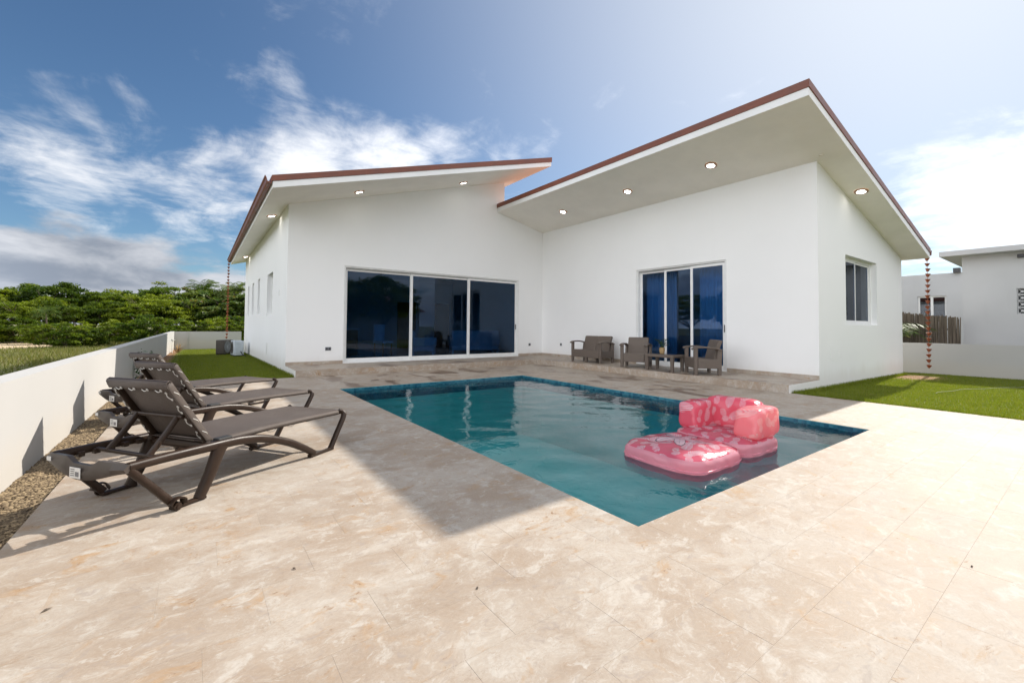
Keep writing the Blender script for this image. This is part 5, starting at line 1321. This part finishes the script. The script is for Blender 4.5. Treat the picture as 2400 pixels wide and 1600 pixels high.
# ------------------------------------------------------------------ pink pool float
def float_piece(name, size, pexp, n, printfn, parent, loc, tuft=None, puff=0.0, lean=None, wr=0.006):
    """inflated cushion: superquadric box with n x n faces on each side; printfn(P_unit, normal-ish) -> rgb."""
    V = []; F = []; sx, sy, sz = size
    g = np.linspace(-1, 1, n + 1); A, B = np.meshgrid(g, g); o_ = 0
    for ax in range(3):
        for sg in (-1, 1):
            P = np.zeros((n + 1, n + 1, 3)); P[..., ax] = sg; P[..., (ax + 1) % 3] = A; P[..., (ax + 2) % 3] = B * sg
            V.append(P.reshape(-1, 3)); idx = np.arange((n + 1) ** 2).reshape(n + 1, n + 1) + o_; o_ += (n + 1) ** 2
            F.append(np.stack([idx[:-1, :-1], idx[:-1, 1:], idx[1:, 1:], idx[1:, :-1]], -1).reshape(-1, 4))
    U = np.concatenate(V); F = np.concatenate(F)
    nr = (np.abs(U) ** pexp).sum(1) ** (1 / pexp); Q = U / nr[:, None]
    P = Q * np.array([sx, sy, sz]) / 2
    top = np.clip(Q[:, 2], 0, 1)
    if puff: P[:, 2] += puff * top * (1 - Q[:, 0] ** 2) * (1 - Q[:, 1] ** 2)
    if tuft:
        for (cx, cy, r_, dep) in tuft: P[:, 2] -= dep * top * np.exp(-(((P[:, 0] - cx) ** 2 + (P[:, 1] - cy) ** 2) / (r_ * r_)))
    # creases of the welded vinyl
    w1 = np.sin(P[:, 0] * 31 + 2.1 * np.sin(P[:, 1] * 17 + P[:, 2] * 9)) * np.sin(P[:, 1] * 27 + 1.7 * np.sin(P[:, 0] * 13) + P[:, 2] * 21)
    w2 = np.array([mnoise.noise(Vector(p) * 7.0) for p in P])
    P = P * (1 + 0.5 * wr * w1[:, None] / max(size)) + Q * (w2 * wr * 1.4)[:, None]
    if lean is not None: P[:, 0] += lean[0] * (P[:, 2] + sz / 2); P[:, 1] += lean[1] * (P[:, 2] + sz / 2)
    ob = np_mesh(name, P, F, 'pink_vinyl', parent, smooth=True)
    me = ob.data
    import bmesh
    rgb = printfn(P, Q)
    ca = me.color_attributes.new('print', 'FLOAT_COLOR', 'POINT')
    ca.data.foreach_set('color', np.concatenate([rgb, np.ones((len(rgb), 1))], 1).astype(np.float32).ravel())
    bm = bmesh.new(); bm.from_mesh(me); bmesh.ops.remove_doubles(bm, verts=bm.verts, dist=1e-5); bmesh.ops.recalc_face_normals(bm, faces=bm.faces); bm.to_mesh(me); bm.free()
    me.polygons.foreach_set('use_smooth', [True] * len(me.polygons))
    ob.location = loc; return ob
PINK = np.array([0.95, 0.45, 0.53]); DEEP = np.array([0.86, 0.17, 0.25]); LAV = np.array([0.90, 0.68, 0.75]); INK = np.array([0.03, 0.02, 0.03])
def motif_mask(a, b, seed, step=0.158):
    """pineapples and palm leaves scattered over a plane (a, b)."""
    m_ = np.zeros(len(a)); rd = random.Random(seed); r2 = random.Random(seed + 1)
    lo_a, hi_a, lo_b, hi_b = a.min(), a.max(), b.min(), b.max()
    na = max(1, int((hi_a - lo_a) / step)); nb_ = max(1, int((hi_b - lo_b) / step))
    for i in range(na + 1):
        for k in range(nb_ + 1):
            ca = lo_a + (i + 0.5 * (k % 2)) * step + rd.uniform(-.025, .025); cb = lo_b + k * step + rd.uniform(-.025, .025); th = rd.uniform(0, 6.28)
            x = ((a - ca) * math.cos(th) + (b - cb) * math.sin(th)) / step; y = (-(a - ca) * math.sin(th) + (b - cb) * math.cos(th)) / step
            if (i + k) % 2 == 0:   # palm leaf
                w_ = 0.30 * np.sqrt(np.clip(1 - ((x + 0.02) / 0.56) ** 2, 0, 1)); s = (x - np.abs(y) * 0.75) * 7
                lf = (np.abs(y) < w_) & ((s - np.floor(s)) < 0.60) | ((np.abs(y) < 0.018) & (np.abs(x) < 0.55))
                m_ = np.where(lf, 1, m_)
            else:                  # pineapple
                body = ((x + 0.12) / 0.30) ** 2 + (y / 0.21) ** 2 < 1
                u = (x + y) * 8; v = (x - y) * 8; lat = ((u - np.floor(u)) < 0.72) & ((v - np.floor(v)) < 0.72)
                cr = (x > 0.14) & (x < 0.55) & (np.abs(y) < 0.24 * np.sin(np.clip((x - 0.10) / 0.45, 0, 1) * math.pi) ** 0.7) 
                sp = (x * 1.0 - np.abs(y) * 1.2) * 7; cr = cr & ((sp - np.floor(sp)) < 0.62)
                m_ = np.where(body & lat | cr, 1, m_)
    return m_
def print_top(seed, flower=False, thr=0.72):
    def fn(P, Q):
        rgb = np.tile(PINK, (len(P), 1)); m_ = motif_mask(P[:, 0], P[:, 1], seed)
        topf = (Q[:, 2] > thr)
        rgb = np.where(topf[:, None], np.where(m_[:, None] > 0.5, LAV, DEEP), rgb)
        if flower:   # large pale blossom drawn with dark outlines
            x, y = P[:, 0] - 0.02, P[:, 1] - 0.02; r_ = np.hypot(x, y); th = np.arctan2(y, x)
            edge = 0.16 + 0.075 * np.cos(5 * th + 0.6); ins = topf & (r_ < edge)
            rgb = np.where(ins[:, None], LAV * 1.03, rgb)
            ol = topf & (np.abs(r_ - edge) < 0.006) | topf & (r_ < edge) & (np.abs(np.sin(2.5 * th + 0.3)) < 0.055 * (0.05 / (r_ + 0.02)))
            rgb = np.where(ol[:, None], INK, rgb)
        return rgb
    return fn
def print_all(seed, ax0, ax1, lim=None):
    def fn(P, Q):
        m_ = motif_mask(P[:, ax0], P[:, ax1] + 0.3 * P[:, 3 - ax0 - ax1], seed)
        rgb = np.where(m_[:, None] > 0.5, LAV, DEEP)
        return rgb
    return fn
def print_sunlit(seed):  # paler print: sunlight through the near arm put into the colour
    def fn(P, Q):
        m_ = motif_mask(P[:, 0], P[:, 2] + 0.4 * P[:, 1], seed, 0.155)
        return np.where(m_[:, None] > 0.5, np.array([0.90, 0.62, 0.62]), np.array([0.90, 0.34, 0.38]))
    return fn
fl = empty('pool_float', (-6.1, -9.82, WATER)); tag(fl, 'pink printed inflatable lounge chair with footrest floating in the pool', 'pool float')
tf = [(-0.17, -0.17, 0.07, 0.03), (0.17, -0.17, 0.07, 0.03), (-0.17, 0.17, 0.07, 0.03), (0.17, 0.17, 0.07, 0.03)]
float_piece('footrest', (0.90, 0.88, 0.23), 4.6, 130, print_top(31, True), fl, (-0.42, 0.0, 0.020), tf, 0.040, None, 0.009)
float_piece('seat_base', (0.78, 0.86, 0.24), 4.6, 110, print_top(37), fl, (0.41, -0.005, 0.030), [(-0.15, -0.1, 0.07, 0.02), (-0.15, 0.12, 0.07, 0.02)], 0.02, None, 0.009)
float_piece('armrest', (0.56, 0.23, 0.30), 5.5, 80, print_all(41, 0, 2), fl, (0.46, 0.31, 0.280), None, 0.0, (0.05, 0.10), 0.010)
float_piece('armrest', (0.56, 0.26, 0.31), 5.5, 80, print_sunlit(43), fl, (0.50, -0.295, 0.290), None, 0.0, (0.05, -0.02), 0.010)
float_piece('backrest', (0.22, 0.62, 0.34), 5.0, 80, print_all(47, 1, 2), fl, (0.64, 0.03, 0.310), None, 0.0, (0.16, 0.0), 0.010)
# welded seams
sm_ = MB()
for (cx, cy, hx, hy, z) in ((-0.42, 0.0, 0.448, 0.438, 0.075), (0.41, -0.005, 0.388, 0.428, 0.08)):
    pts = []
    for k in range(65):
        a = 2 * math.pi * k / 64; ca, sa = math.cos(a), math.sin(a); q = (abs(ca) ** 5 + abs(sa) ** 5) ** (-0.2); pts.append((cx + ca * q * hx, cy + sa * q * hy, z - 0.055))
    sm_.tube(pts, (0.004, 0.006), 5)
o = sm_.build('seam', 'pink_seam', fl, True) if 'pink_seam' in MAT else None

# ------------------------------------------------------------------ a few dry leaf crumbs on the deck
for (x, y, sz, a, lb) in ((-10.895, -9.675, 0.020, 0.6, 'tiny dark dry leaf on the deck at the lower left, nearest the bottom edge'), (-9.998, -9.928, 0.014, 2.0, 'tiny dark leaf crumb on the sunlit deck left of the shadow tip'),
                          (-9.342, -10.579, 0.012, 1.1, 'tiny leaf crumb on the deck just below the shadow tip'), (-7.194, -11.868, 0.012, 0.2, 'tiny dark speck of leaf on the deck at the far right')):
    lf = MB().add([(-sz, 0, 0.001), (-sz * .2, sz * .45, 0.004), (sz, 0, 0.002), (-sz * .1, -sz * .4, 0.006), (0, 0, 0.0095)], [(0, 3, 4), (3, 2, 4), (2, 1, 4), (1, 0, 4), (0, 1, 2, 3)]).build('fallen_leaf', 'bark')
    lf.location = (x, y, 0.0005); lf.rotation_euler = (0, 0, a); tag(lf, lb, 'leaf', 'dry leaf crumbs on the deck')
